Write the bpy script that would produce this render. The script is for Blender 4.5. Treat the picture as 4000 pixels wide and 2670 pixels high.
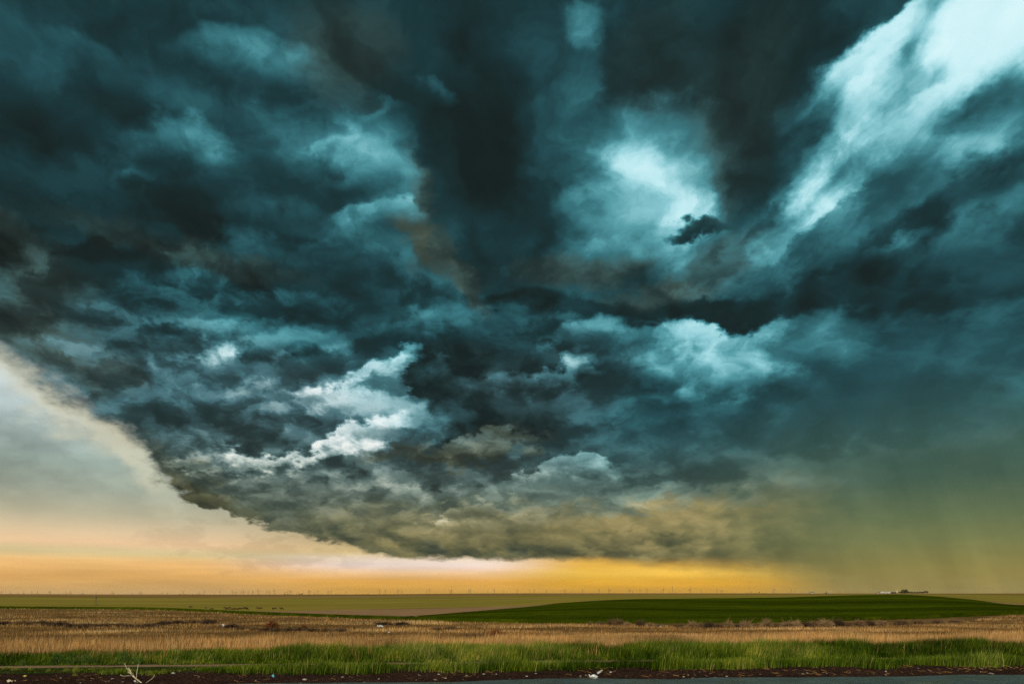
import bpy, math, random
import numpy as np
from mathutils import Vector, Matrix, Euler

for o in list(bpy.data.objects):
    bpy.data.objects.remove(o, do_unlink=True)

# ------------------------------------------------------------------ camera
CAM_H = 1.8            # eye height above the verge, metres
FPX = 2667.0           # focal length in photograph pixels (24 mm on a 36 mm frame)
XC, YH = 2000.0, 2316.0   # photograph column of the view axis, row of eye level
scene = bpy.context.scene
col = scene.collection
cam = bpy.data.cameras.new('camera')
cam.sensor_width = 36.0
cam.lens = 36.0 * FPX / 4000.0
cam.shift_y = (YH - 1335.0) / 4000.0      # level camera with a rising front: uprights stay upright
cam.clip_start, cam.clip_end = 0.1, 60000.0
cam_o = bpy.data.objects.new('camera', cam)
col.objects.link(cam_o)
cam_o.location = (0, 0, CAM_H)
cam_o.rotation_euler = (math.pi / 2, 0, 0)
scene.camera = cam_o
scene.view_settings.view_transform = 'Standard'
scene.view_settings.look = 'None'
scene.view_settings.exposure = 0.0
scene.view_settings.gamma = 1.0
scene.render.film_transparent = False
scene.cycles.max_bounces = 6
scene.cycles.volume_bounces = 0
scene.cycles.use_adaptive_sampling = True
scene.cycles.adaptive_threshold = 0.015
scene.cycles.adaptive_min_samples = 24
scene.cycles.use_denoising = True
scene.cycles.denoising_input_passes = 'RGB_ALBEDO_NORMAL'
scene.cycles.denoising_prefilter = 'NONE'

# ------------------------------------------------------------------ sky (world)
SUN_AZ, SUN_EL = math.radians(205), math.radians(34)    # soft light from behind the viewer's left shoulder
world = bpy.data.worlds.new('World')
scene.world = world
world.use_nodes = True
WT = world.node_tree
WT.nodes.clear()


def srgb(r, g, b):
    def f(c):
        c /= 255.0
        return c / 12.92 if c <= 0.04045 else ((c + 0.055) / 1.055) ** 2.4
    return (f(r), f(g), f(b), 1.0)


class NB:
    """small node-expression builder"""
    def __init__(s, nt):
        s.nt = nt

    def new(s, t, **kw):
        n = s.nt.nodes.new(t)
        for k, v in kw.items():
            setattr(n, k, v)
        return n

    def put(s, sock, v):
        if isinstance(v, bpy.types.NodeSocket):
            s.nt.links.new(v, sock)
        elif v is not None:
            sock.default_value = v

    def m(s, op, a, b=None, c=None, clamp=False):
        n = s.new('ShaderNodeMath', operation=op, use_clamp=clamp)
        s.put(n.inputs[0], a); s.put(n.inputs[1], b)
        if c is not None:
            s.put(n.inputs[2], c)
        return n.outputs[0]

    def add(s, a, b): return s.m('ADD', a, b)
    def sub(s, a, b): return s.m('SUBTRACT', a, b)
    def mul(s, a, b): return s.m('MULTIPLY', a, b)
    def mad(s, a, b, c): return s.m('MULTIPLY_ADD', a, b, c)

    def vm(s, op, a, b=None, scale=None):
        n = s.new('ShaderNodeVectorMath', operation=op)
        s.put(n.inputs[0], a)
        if b is not None: s.put(n.inputs[1], b)
        if scale is not None: s.put(n.inputs['Scale'], scale)
        return n.outputs['Value'] if op in ('LENGTH', 'DOT_PRODUCT') else n.outputs[0]

    def rng(s, v, a, b, c=0.0, d=1.0, kind='SMOOTHSTEP'):
        n = s.new('ShaderNodeMapRange', interpolation_type=kind)
        n.clamp = kind == 'LINEAR'
        s.put(n.inputs['Value'], v); s.put(n.inputs['From Min'], a); s.put(n.inputs['From Max'], b)
        s.put(n.inputs['To Min'], c); s.put(n.inputs['To Max'], d)
        return n.outputs['Result']

    def mix(s, f, a, b):
        n = s.new('ShaderNodeMix', data_type='FLOAT')
        s.put(n.inputs[0], f); s.put(n.inputs[2], a); s.put(n.inputs[3], b)
        return n.outputs[0]

    def mixc(s, f, a, b, blend='MIX'):
        n = s.new('ShaderNodeMix', data_type='RGBA', blend_type=blend)
        s.put(n.inputs[0], f); s.put(n.inputs[6], a); s.put(n.inputs[7], b)
        return n.outputs[2]

    def noise(s, vec, scale, detail=4, rough=0.5, lac=2.0, dist=0.0, kind='FBM', color=False, dims='2D'):
        n = s.new('ShaderNodeTexNoise', noise_dimensions=dims, noise_type=kind)
        n.normalize = True
        s.put(n.inputs['Vector'], vec)
        n.inputs['Scale'].default_value = scale
        n.inputs['Detail'].default_value = detail
        n.inputs['Roughness'].default_value = rough
        n.inputs['Lacunarity'].default_value = lac
        n.inputs['Distortion'].default_value = dist
        return n.outputs['Color' if color else 'Fac']

    def ramp(s, f, stops, interp='LINEAR'):
        n = s.new('ShaderNodeValToRGB')
        r = n.color_ramp
        r.interpolation = interp
        while len(r.elements) > 1:
            r.elements.remove(r.elements[-1])
        r.elements[0].position, r.elements[0].color = stops[0]
        for p, c in stops[1:]:
            e = r.elements.new(p); e.color = c
        s.put(n.inputs[0], f)
        return n.outputs[0]

    def curve(s, v, pts):
        """1-D function given as points ((x, y) in 0..1)"""
        n = s.new('ShaderNodeFloatCurve')
        cv = n.mapping.curves[0]
        n.mapping.extend = 'HORIZONTAL'
        while len(cv.points) < len(pts):
            cv.points.new(0.5, 0.5)
        for p, (x, y) in zip(cv.points, pts):
            p.location = (x, y)
            p.handle_type = 'AUTO_CLAMPED'
        n.mapping.update()
        s.put(n.inputs['Value'], v)
        return n.outputs[0]

    def xyz(s, v):
        n = s.new('ShaderNodeSeparateXYZ'); s.put(n.inputs[0], v)
        return n.outputs

    def vec(s, x, y, z=0.0):
        n = s.new('ShaderNodeCombineXYZ')
        s.put(n.inputs[0], x); s.put(n.inputs[1], y); s.put(n.inputs[2], z)
        return n.outputs[0]


# the layout of the clouds is written in azimuth and tan(elevation), read off a 2349 px wide view
FD, XD, YD = FPX * 2349 / 4000, XC * 2349 / 4000, YH * 2349 / 4000


def at(x, y):
    a = math.atan((x - XD) / FD)
    return a, (YD - y) / FD * math.cos(a)


def build_sky():
    g = NB(WT)
    d = g.new('ShaderNodeTexCoord').outputs['Generated']
    dx, dy, dz = g.xyz(d)[:3]
    hor = g.m('SQRT', g.add(g.mul(dx, dx), g.mul(dy, dy)))
    az = g.m('ARCTAN2', dx, dy)
    tt = g.m('DIVIDE', dz, g.m('MAXIMUM', hor, 0.05))
    at0 = g.vec(az, tt, 1.0)          # third component 1: a dot product can carry an offset
    # cloud-ceiling coordinates: features shrink and flatten towards the horizon
    k = g.m('DIVIDE', 1.0, g.add(g.m('MAXIMUM', dz, 0.0), 0.42))
    pc = g.vm('SCALE', d, scale=k)
    half = (0.5, 0.5, 0.5)
    AZ0, AZ1 = -0.80, 0.80
    wl = g.vm('SUBTRACT', g.noise(pc, 2.0, 2, 0.5, color=True), half)
    wm = g.vm('SUBTRACT', g.noise(pc, 7.0, 4, 0.55, color=True), half)
    wf = g.vm('SUBTRACT', g.noise(pc, 17.0, 5, 0.6, color=True), half)
    c_soft = g.vm('ADD', g.vm('ADD', at0, g.vm('MULTIPLY', wf, (0.050, 0.045, 0))), g.vm('ADD', g.vm('MULTIPLY', wl, (0.07, 0.06, 0)), g.vm('MULTIPLY', wm, (0.10, 0.09, 0))))
    c_fine = g.vm('ADD', g.vm('ADD', at0, g.vm('MULTIPLY', wl, (0.04, 0.035, 0))),
                  g.vm('ADD', g.vm('MULTIPLY', wm, (0.07, 0.06, 0)), g.vm('MULTIPLY', wf, (0.062, 0.056, 0))))

    def blob(x, y, rx, ry, ang=0.0, inner=0.0, amp=1.0, fine=False):
        a, t = at(x, y)
        ca = math.cos(a)
        ux, uy = rx / FD * ca, ry / FD * ca
        co, si = math.cos(math.radians(ang)), math.sin(math.radians(ang))
        c = c_fine if fine else c_soft
        px = g.vm('DOT_PRODUCT', c, (co / ux, si / ux, -(a * co + t * si) / ux))
        py = g.vm('DOT_PRODUCT', c, (-si / uy, co / uy, (a * si - t * co) / uy))
        return py, g.rng(g.mad(px, px, g.mul(py, py)), inner * inner, 1.0, amp, 0.0)

    def field(start, items):
        """sum of soft patches (x, y, rx, ry, angle, amount[, inner, fine])"""
        acc = start
        for it in items:
            x, y, rx, ry, ang, amp = it[:6]
            inner = it[6] if len(it) > 6 else 0.0
            fine = it[7] if len(it) > 7 else amp > 0.09
            acc = g.add(acc, blob(x, y, rx, ry, ang, inner, amp, fine)[1])
        return acc

    # ---- billows: rounded lumps lit from above
    wb = g.vm('SCALE', wm, scale=0.10)
    wb = g.vm('ADD', wb, g.vm('SCALE', wf, scale=0.05))
    p0 = g.vm('ADD', pc, wb)
    p1 = g.vm('ADD', p0, (0.022, -0.045, 0.0))

    def lumps(p):
        n = g.new('ShaderNodeTexVoronoi', voronoi_dimensions='2D', feature='SMOOTH_F1')
        g.put(n.inputs['Vector'], p)
        n.inputs['Scale'].default_value = 6.5
        n.inputs['Detail'].default_value = 1.0
        n.inputs['Roughness'].default_value = 0.45
        n.inputs['Lacunarity'].default_value = 2.3
        n.inputs['Smoothness'].default_value = 0.55
        n.inputs['Randomness'].default_value = 1.0
        v = n.outputs['Distance']
        f = g.noise(p, 8.0, 8, 0.60)
        return g.mad(f, 1.15, g.mul(v, -0.55))
    relief = g.mul(g.sub(lumps(p0), lumps(p1)), 0.75)
    big = g.sub(g.noise(p0, 1.9, 4, 0.5), 0.5)
    # streaks: cloud drawn out along the inflow bands towards the upper right
    sm = g.new('ShaderNodeMapping', vector_type='TEXTURE')
    g.put(sm.inputs['Vector'], g.vm('ADD', at0, g.vm('SCALE', wm, scale=0.10)))
    sm.inputs['Rotation'].default_value = (0, 0, math.radians(47))
    sm.inputs['Scale'].default_value = (0.30, 0.075, 1)
    st = g.sub(g.noise(sm.outputs[0], 1.0, 6, 0.56), 0.5)

    # ---- where each texture rules
    m_bil = field(0.50, [(560, 880, 700, 330, -20, 0.75), (1150, 860, 420, 220, 0, 0.45), (300, 700, 420, 220, 0, 0.2),
                         (2000, 1100, 560, 330, 0, -0.25), (2150, 820, 420, 220, 0, -0.12), (1050, 1190, 700, 100, -3, -0.16),
                         (250, 150, 520, 330, 0, -0.04), (1100, 300, 300, 420, 0, -0.15), (2250, 120, 260, 200, 0, -0.15)])
    m_str = field(0.0, [(1980, 300, 500, 300, 47, 1.1), (1700, 560, 330, 200, 40, 0.5)])

    c_edge = g.vm('ADD', at0, g.vm('ADD', g.vm('MULTIPLY', wm, (0.055, 0.045, 0)), g.vm('MULTIPLY', wf, (0.050, 0.046, 0))))
    ex = g.vm('DOT_PRODUCT', c_edge, (1 / (AZ1 - AZ0), 0, -AZ0 / (AZ1 - AZ0)))      # 0..1 across the view
    ey = g.vm('DOT_PRODUCT', c_edge, (0, 1, 0))

    def px_curve(pts, vertical=False):
        """a cloud edge traced as points; horizontal edges give tan(elevation) by azimuth, upright ones the reverse"""
        q = []
        for x, y in pts:
            a, t = at(x, y)
            u = (a - AZ0) / (AZ1 - AZ0)
            q.append((t, u) if vertical else (u, t))
        q.sort()
        return g.curve(ey if vertical else ex, q)

    def span(x0, x1, soft):
        def u(x): return (at(x, 0)[0] - AZ0) / (AZ1 - AZ0)
        k = soft / FD / (AZ1 - AZ0)
        return g.mul(g.rng(ex, u(x0) - k, u(x0) + k), g.rng(ex, u(x1) + k, u(x1) - k))

    def sheet(L, top, bot, lt, lb, st_=16, sb=34, ends=50, amt=1.0):
        """a bank of cloud between two traced edges, light lt under its upper edge and lb at its foot"""
        T, B = px_curve(top), px_curve(bot)
        st_, sb = st_ * 1.5 + 4, sb * 1.4 + 4
        mk = g.mul(g.rng(g.sub(T, ey), 0.0, st_ / FD), g.rng(g.sub(ey, B), 0.0, sb / FD))
        mk = g.mul(mk, span(max(top[0][0], bot[0][0]), min(top[-1][0], bot[-1][0]), ends))
        if amt != 1.0:
            mk = g.mul(mk, amt)
        fr = g.m('DIVIDE', g.sub(ey, B), g.m('MAXIMUM', g.sub(T, B), 0.004))
        return g.mix(mk, L, g.rng(fr, 0.05, 0.95, lb, lt))

    def upright(L, left, right, ll, lr, sl=14, sr=60, y0=None, y1=None, sy=40, amt=1.0):
        """the same between a left and a right edge, from row y0 (top) down to y1"""
        A, B = px_curve(left, True), px_curve(right, True)
        w = FD * (AZ1 - AZ0)
        sl, sr = sl * 1.9 + 6, sr * 1.3 + 6
        mk = g.mul(g.rng(g.sub(ex, A), 0.0, sl / w), g.rng(g.sub(B, ex), 0.0, sr / w))
        if y1 is not None:
            ca = math.cos(at(left[-1][0], 0)[0])
            mk = g.mul(mk, g.rng(ey, (YD - y1 - sy) / FD * ca, (YD - y1 + sy) / FD * ca))
        if amt != 1.0:
            mk = g.mul(mk, amt)
        fr = g.m('DIVIDE', g.sub(ex, A), g.m('MAXIMUM', g.sub(B, A), 0.004))
        return g.mix(mk, L, g.rng(fr, 0.0, 1.0, ll, lr))

    def lump(L, x, y, rx, ry, ang, inner, lt, lb, fine=True, amt=1.0):
        py, mk = blob(x, y, rx, ry, ang, inner, amt, fine)
        return g.mix(mk, L, g.rng(py, -0.45, 0.75, lb, lt))

    # ---- broad light and dark of the storm (0 black .. 1 white, as seen)
    L = field(0.225, [
        (120, 470, 340, 260, 0, -0.07), (40, 610, 220, 130, -10, -0.07), (450, 850, 520, 200, -15, 0.03), (300, 60, 600, 130, 0, -0.04), (620, 330, 260, 160, 0, 0.03),
        (1080, 1150, 600, 130, -4, 0.06), (2080, 860, 520, 160, 4, 0.03), (2100, 1120, 600, 170, 0, 0.07),
        (1650, 1120, 420, 140, 10, 0.12), (2270, 960, 300, 90, 8, 0.10), (1500, 960, 260, 120, 15, 0.05), (1900, 1260, 700, 130, 0, 0.06),
        (2000, 310, 480, 150, 46, 0.30), (2300, 330, 260, 140, 10, 0.22), (1830, 480, 330, 70, 47, 0.14),
        (1490, 400, 175, 260, -14, 0.27), (1570, 560, 130, 150, 0, 0.24), (1400, 330, 150, 220, -8, 0.10), (1440, 530, 200, 110, 15, 0.10),
        (1315, 60, 70, 60, 10, 0.20), (1400, 460, 190, 110, 20, 0.09), (1330, 170, 80, 130, 0, 0.08), (1480, 110, 120, 130, 0, 0.03),
        (850, 380, 150, 150, 20, 0.14), (800, 320, 200, 70, 22, 0.08), (960, 580, 170, 70, -30, 0.13),
        (700, 250, 180, 110, 20, 0.05), (1590, 810, 230, 110, -8, 0.26), (1760, 780, 280, 100, -8, 0.14), (1570, 775, 110, 50, 0, 0.17),
    ])
    O = []          # far to near
    def l(*a): O.append((lump, a, {}))
    def sh(*a, **k): O.append((sheet, a, k))
    def up(*a, **k): O.append((upright, a, k))
    # upper left: broad soft shapes
    l(590, 175, 230, 105, 6, 0.35, 0.42, 0.19); l(180, 130, 90, 60, 0, 0.2, 0.29, 0.20); l(300, 250, 190, 90, -8, 0.2, 0.25, 0.17, False)
    l(400, 350, 140, 105, 0, 0.25, 0.52, 0.22); l(330, 430, 70, 70, 40, 0.3, 0.36, 0.18); l(420, 490, 180, 95, -8, 0.40, 0.155, 0.13)
    sh([(690, 330), (760, 290), (830, 262), (900, 228), (945, 226)], [(690, 400), (760, 350), (830, 310), (900, 275), (945, 250)], 0.58, 0.27, 14, 40, 50)
    l(700, 430, 190, 80, 14, 0.3, 0.25, 0.19); sh([(760, 400), (830, 350), (890, 320), (945, 320)], [(760, 480), (830, 460), (890, 450), (945, 450)], 0.48, 0.26, 20, 50, 50)
    sh([(740, 500), (800, 470), (860, 450), (910, 440), (960, 470)], [(740, 580), (800, 570), (860, 560), (910, 560), (960, 560)], 0.50, 0.26, 10, 40, 40)
    l(640, 500, 190, 85, 14, 0.35, 0.24, 0.17); l(760, 620, 200, 75, 8, 0.3, 0.27, 0.18); l(540, 590, 160, 70, 14, 0.35, 0.27, 0.19)
    l(610, 630, 110, 62, 5, 0.45, 0.20, 0.145); l(840, 670, 230, 65, 6, 0.35, 0.22, 0.17); l(440, 670, 110, 75, 12, 0.35, 0.33, 0.18); l(250, 650, 210, 70, 0, 0.35, 0.22, 0.155)
    l(60, 690, 180, 80, 5, 0.35, 0.24, 0.165); l(660, 720, 210, 60, 8, 0.35, 0.27, 0.18); l(520, 745, 110, 45, 8, 0.35, 0.33, 0.20); l(300, 760, 270, 62, -5, 0.4, 0.21, 0.165)
    l(1030, 730, 180, 50, 10, 0.35, 0.32, 0.20)
    # upper right: white gap, drawn-out bright bands and the dark banks between them
    up([(2075, 0), (1965, 75), (1885, 150), (1830, 230), (1790, 330)], [(2230, 0), (2120, 90), (2110, 160), (2070, 240), (2010, 330)], 0.86, 0.56, 24, 60, 0, 250, 60)
    up([(2130, 0), (2075, 80), (2070, 130), (2120, 180), (2050, 235), (2020, 290)], [(2600, 0), (2600, 330)], 0.93, 1.0, 44, 60, 0, 262, 60)
    sh([(1990, 320), (2060, 300), (2130, 285), (2230, 290), (2400, 270)], [(1990, 400), (2060, 400), (2130, 440), (2230, 470), (2400, 440)], 0.55, 0.32, 30, 60, 60)
    sh([(1740, 560), (1800, 500), (1860, 430), (1930, 370), (2000, 320), (2050, 300)], [(1740, 600), (1800, 560), (1860, 500), (1930, 440), (2000, 390), (2050, 360)], 0.52, 0.36, 12, 40, 60)
    sh([(1540, 700), (1700, 625), (1800, 570), (1880, 500), (1950, 440), (2020, 395), (2100, 375), (2200, 400), (2420, 380)],
       [(1540, 760), (1700, 745), (1900, 735), (2100, 745), (2250, 720), (2420, 690)], 0.36, 0.15, 12, 26, 70)
    l(2130, 500, 300, 75, 22, 0.2, 0.19, 0.18, False); l(2060, 580, 130, 46, 18, 0.1, 0.42, 0.24, True, 0.85); l(2300, 540, 160, 90, 25, 0.2, 0.27, 0.18, False); l(1900, 650, 300, 60, 10, 0.2, 0.17, 0.15, False)
    # dark inflow band
    l(1480, 130, 140, 170, 5, 0.25, 0.22, 0.16, False)
    up([(1560, 0), (1540, 180), (1575, 270), (1580, 400), (1565, 560), (1540, 640)], [(2080, 0), (1960, 75), (1870, 170), (1800, 290), (1795, 400), (1740, 500), (1670, 600), (1610, 660)], 0.155, 0.20, 70, 26, 0, 640, 50)
    l(1580, 525, 95, 26, 6, 0.15, 0.21, 0.16)
    # hanging tower and the bowl under it
    up([(690, 0), (730, 100), (800, 190), (930, 245), (945, 330), (930, 400), (945, 480), (975, 570), (1050, 625)], [(1300, 0), (1270, 120), (1260, 260), (1290, 380), (1340, 480), (1400, 560), (1440, 640)], 0.175, 0.17, 22, 210, 0, 630, 34)
    l(1110, 330, 140, 330, 2, 0.1, 0.115, 0.125, False, 0.9); l(1010, 430, 60, 170, 6, 0.1, 0.16, 0.17, True, 0.7)
    sh([(940, 490), (1040, 560), (1150, 590), (1280, 590), (1400, 590), (1480, 600)], [(940, 540), (1040, 618), (1130, 660), (1250, 672), (1400, 655), (1480, 640)], 0.18, 0.20, 50, 22, 60, 0.75)
    l(1000, 560, 120, 60, -38, 0.1, 0.20, 0.19, True, 0.6); l(1010, 215, 50, 40, -30, 0.1, 0.30, 0.18); l(1200, 540, 150, 90, 0, 0.1, 0.17, 0.16, False, 0.8)
    sh([(1110, 660), (1200, 655), (1330, 670), (1480, 690), (1640, 680), (1800, 690)], [(1110, 700), (1200, 725), (1330, 735), (1450, 760), (1560, 745), (1680, 780), (1800, 740)], 0.155, 0.13, 14, 14, 40)
    # billowing middle
    l(1330, 800, 200, 60, 4, 0.35, 0.40, 0.24); l(650, 800, 140, 60, 15, 0.4, 0.30, 0.18)
    sh([(640, 900), (700, 880), (770, 868), (830, 835), (890, 795), (945, 770), (985, 790)], [(640, 1000), (700, 1000), (770, 990), (850, 985), (930, 960), (985, 920)], 0.56, 0.36, 12, 30, 40)
    l(945, 805, 55, 45, 10, 0.3, 0.66, 0.45); l(480, 850, 75, 95, 8, 0.25, 0.60, 0.25); l(720, 850, 130, 62, 22, 0.4, 0.32, 0.22); l(590, 910, 80, 80, 10, 0.35, 0.44, 0.22); l(330, 850, 150, 75, -12, 0.4, 0.27, 0.19)
    l(180, 845, 150, 45, -22, 0.4, 0.25, 0.19)
    sh([(925, 850), (960, 790), (1010, 765), (1100, 745), (1250, 775), (1330, 800), (1410, 835)], [(925, 890), (975, 985), (1020, 1025), (1100, 1022), (1200, 990), (1290, 930), (1410, 850)], 0.185, 0.15, 14, 12, 14)
    l(1060, 795, 130, 70, 0, 0.35, 0.17, 0.115); l(1120, 885, 150, 40, 4, 0.35, 0.34, 0.18); l(1285, 868, 110, 46, 10, 0.3, 0.56, 0.22); l(1010, 860, 70, 50, 0, 0.4, 0.23, 0.15); l(1130, 960, 210, 62, 10, 0.4, 0.19, 0.13)
    sh([(330, 900), (420, 880), (520, 880), (620, 900), (700, 930), (740, 935)], [(330, 985), (420, 1005), (540, 1030), (620, 1035), (700, 1000), (740, 970)], 0.25, 0.165, 20, 14, 40)
    l(560, 930, 70, 60, 20, 0.3, 0.34, 0.2); l(670, 960, 60, 60, 40, 0.35, 0.33, 0.2); l(420, 930, 120, 50, -15, 0.4, 0.26, 0.18)
    l(920, 985, 140, 70, 20, 0.3, 0.46, 0.30)
    # the bright shelf and what hangs below it
    sh([(400, 1060), (470, 1025), (540, 1018), (610, 1038), (690, 1028), (740, 1003), (790, 970), (850, 945), (900, 940)],
       [(400, 1080), (470, 1090), (540, 1104), (610, 1096), (690, 1080), (760, 1058), (830, 1050), (900, 1040)], 0.84, 0.52, 10, 16, 50)
    l(480, 1065, 90, 34, -10, 0.2, 0.46, 0.36)
    l(400, 1015, 130, 40, -10, 0.4, 0.26, 0.21); l(1050, 1015, 220, 24, 6, 0.3, 0.30, 0.31)
    sh([(660, 1085), (720, 1062), (790, 1035), (840, 1045), (880, 1070), (960, 1075)], [(660, 1100), (720, 1102), (790, 1098), (880, 1095), (960, 1090)], 0.22, 0.20, 8, 10, 30)
    sh([(880, 1075), (960, 1062), (1060, 1055), (1180, 1045), (1300, 1010), (1400, 980)], [(880, 1100), (960, 1120), (1060, 1135), (1180, 1110), (1300, 1060), (1400, 1030)], 0.27, 0.20, 10, 26, 60)
    sh([(330, 1090), (420, 1105), (520, 1118), (640, 1108), (780, 1104)], [(330, 1110), (420, 1140), (520, 1138), (640, 1124), (780, 1118)], 0.26, 0.22, 8, 8, 40)
    sh([(470, 1145), (560, 1126), (680, 1135), (800, 1140)], [(470, 1165), (560, 1165), (680, 1175), (800, 1165)], 0.24, 0.21, 8, 14, 40)
    l(1500, 1060, 330, 60, -8, 0.25, 0.26, 0.24, False); sh([(1150, 1110), (1210, 1075), (1270, 1045), (1330, 1030), (1420, 1050)], [(1150, 1150), (1210, 1150), (1270, 1150), (1330, 1140), (1420, 1140)], 0.50, 0.32, 8, 50, 50)
    l(930, 1150, 220, 46, 4, 0.35, 0.36, 0.25); l(620, 1165, 180, 30, -10, 0.45, 0.27, 0.22); l(1090, 1190, 150, 40, 12, 0.35, 0.38, 0.28); l(1010, 1190, 30, 30, 10, 0.3, 0.46, 0.30); l(1190, 1190, 70, 36, 15, 0.3, 0.40, 0.30)
    l(1200, 1230, 330, 34, -2, 0.35, 0.30, 0.27); l(850, 1220, 240, 30, -8, 0.45, 0.27, 0.23); l(1050, 1255, 330, 18, -1, 0.5, 0.25, 0.24)
    l(1900, 990, 330, 70, 4, 0.2, 0.24, 0.24, False); sh([(1560, 1030), (1640, 1040), (1720, 1030), (1800, 1010)], [(1560, 1060), (1640, 1078), (1720, 1070), (1800, 1040)], 0.24, 0.21, 30, 10, 40, 0.8)
    for fn, a, k in O:
        L = fn(L, *a, **k)
    # ---- texture on top
    tex = g.add(g.mul(g.mul(relief, m_bil), 3.8), g.add(g.mul(big, 0.6), g.mul(g.mul(st, m_str), 2.0)))
    tex = g.mul(tex, g.rng(L, 0.55, 0.95, 1.0, 0.22))
    L = g.mul(L, g.m('POWER', 2.0, g.mul(g.m('TANH', g.mul(tex, 1.5)), 0.62)))
    L = g.mul(L, g.add(1.04, blob(450, 860, 560, 280, -20, 0, 0.28)[1]))
    L = g.mul(L, g.add(1.0, g.add(blob(1150, 1200, 760, 120, -2, 0, 0.34)[1], blob(1500, 1060, 420, 140, 0, 0, 0.12)[1])))
    L = g.m('MAXIMUM', L, 0.085)

    # ---- hue: teal overhead, greyer in the billows, olive low down and along lit undersides
    teal = g.ramp(L, [(0.0, srgb(8, 12, 12)), (0.13, srgb(25, 38, 38)), (0.2, srgb(28, 55, 59)), (0.28, srgb(38, 79, 86)),
                      (0.40, srgb(58, 117, 126)), (0.52, srgb(88, 158, 167)), (0.68, srgb(140, 202, 211)), (0.85, srgb(190, 234, 241)), (1.0, srgb(214, 246, 250))])
    grey = g.ramp(L, [(0.0, srgb(8, 12, 12)), (0.13, srgb(27, 41, 42)), (0.2, srgb(41, 60, 62)), (0.28, srgb(54, 82, 87)),
                      (0.40, srgb(78, 116, 124)), (0.55, srgb(130, 162, 167)), (0.75, srgb(188, 210, 213)), (1.0, srgb(235, 242, 242))])
    olive = g.ramp(L, [(0.0, srgb(10, 11, 9)), (0.13, srgb(35, 39, 31)), (0.2, srgb(56, 60, 47)), (0.28, srgb(82, 84, 61)),
                       (0.40, srgb(122, 116, 78)), (0.55, srgb(160, 146, 98)), (0.75, srgb(206, 188, 140)), (1.0, srgb(244, 228, 190))])
    m_gry = field(0.0, [(450, 950, 620, 260, -15, 0.8), (1000, 960, 520, 210, 0, 0.6), (850, 1100, 700, 130, 0, 0.6), (1250, 870, 250, 130, 0, 0.3)])
    m_oli = field(g.m('MULTIPLY', g.rng(tt, 0.27, 0.035), 0.80), [
        (1030, 600, 190, 34, -40, 0.42), (1330, 620, 230, 60, 0, 0.30), (1500, 690, 160, 40, 0, 0.30), (955, 470, 40, 180, 4, 0.28), (800, 120, 170, 160, 0, 0.28),
        (20, 560, 260, 110, -25, 0.35), (420, 570, 330, 50, -5, 0.3), (60, 760, 260, 120, -20, 0.35), (1060, 1025, 260, 40, 12, 0.55),
        (1680, 250, 150, 330, -22, 0.22), (1500, 150, 150, 170, 0, 0.15), (1640, 610, 150, 80, 30, 0.2),
        (1900, 1230, 800, 150, 0, 0.35), (2000, 1100, 600, 120, 0, 0.12), (300, 1060, 330, 80, -25, 0.3), (330, 1120, 300, 60, -15, 0.3), (1200, 1215, 700, 80, 0, 0.25)])
    C = g.mixc(g.m('MINIMUM', m_gry, 1.0), teal, grey)
    m_oli = g.mul(g.m('MINIMUM', g.m('MAXIMUM', m_oli, 0.0), 1.0), g.m('MAXIMUM', g.rng(L, 0.48, 0.24, 0.15, 1.0), g.rng(tt, 0.30, 0.18)))
    C = g.mixc(m_oli, C, olive)

    # ---- rain curtain: green shading into yellow above the right-hand horizon
    rain = g.ramp(tt, [(0.0, srgb(163, 143, 82)), (0.03, srgb(150, 138, 76)), (0.065, srgb(122, 128, 80)), (0.10, srgb(96, 115, 82)),
                       (0.145, srgb(69, 97, 81)), (0.20, srgb(60, 92, 83)), (0.29, srgb(50, 82, 82)), (0.5, srgb(44, 76, 80))])
    rn = g.mad(g.noise(g.vec(g.mad(tt, 5.0, g.mul(az, 15.0)), g.mul(tt, 2.2), 0.0), 1.0, 5, 0.55), 0.62, 0.68)
    rain = g.vm('SCALE', rain, scale=rn)
    rz_a, rz_b = at(1450, 1000)[0], at(2150, 1000)[0]
    rain_m = g.mul(g.rng(az, rz_a, rz_b), g.rng(tt, 0.34, 0.13, 0.0, 0.85))
    C = g.mixc(rain_m, C, rain)

    # ---- clear wedge and sunset band below the storm's lower edge
    edge_px = [(-160, 690), (0, 805), (100, 868), (200, 925), (290, 995), (370, 1085), (440, 1145), (520, 1178), (600, 1200), (700, 1222),
               (800, 1246), (870, 1266), (1000, 1274), (1150, 1278), (1300, 1276), (1480, 1282), (1650, 1288), (1800, 1300), (1900, 1322), (2000, 1362), (2150, 1400)]
    pts = []
    for x, y in edge_px:
        a, t = at(x, y)
        pts.append(((a - AZ0) / (AZ1 - AZ0), t + 0.1))
    cx, cy = g.xyz(c_fine)[:2]
    e_in = g.m('DIVIDE', g.sub(g.mad(g.sub(cx, az), 0.5, az), AZ0), AZ1 - AZ0)
    edge = g.sub(g.curve(e_in, pts), 0.1)
    tw = g.mad(g.sub(cy, tt), g.rng(tt, 0.03, 0.16, 0.18, 0.9), tt)
    below = g.sub(edge, tw)                                   # > 0 under the cloud edge
    soft = g.add(g.rng(az, at(1200, 1280)[0], at(1900, 1280)[0], 0.006, 0.035), g.rng(az, at(470, 0)[0], at(240, 0)[0], 0.0, 0.032))
    under = g.rng(g.m('DIVIDE', below, soft), -0.45, 1.0)
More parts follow.
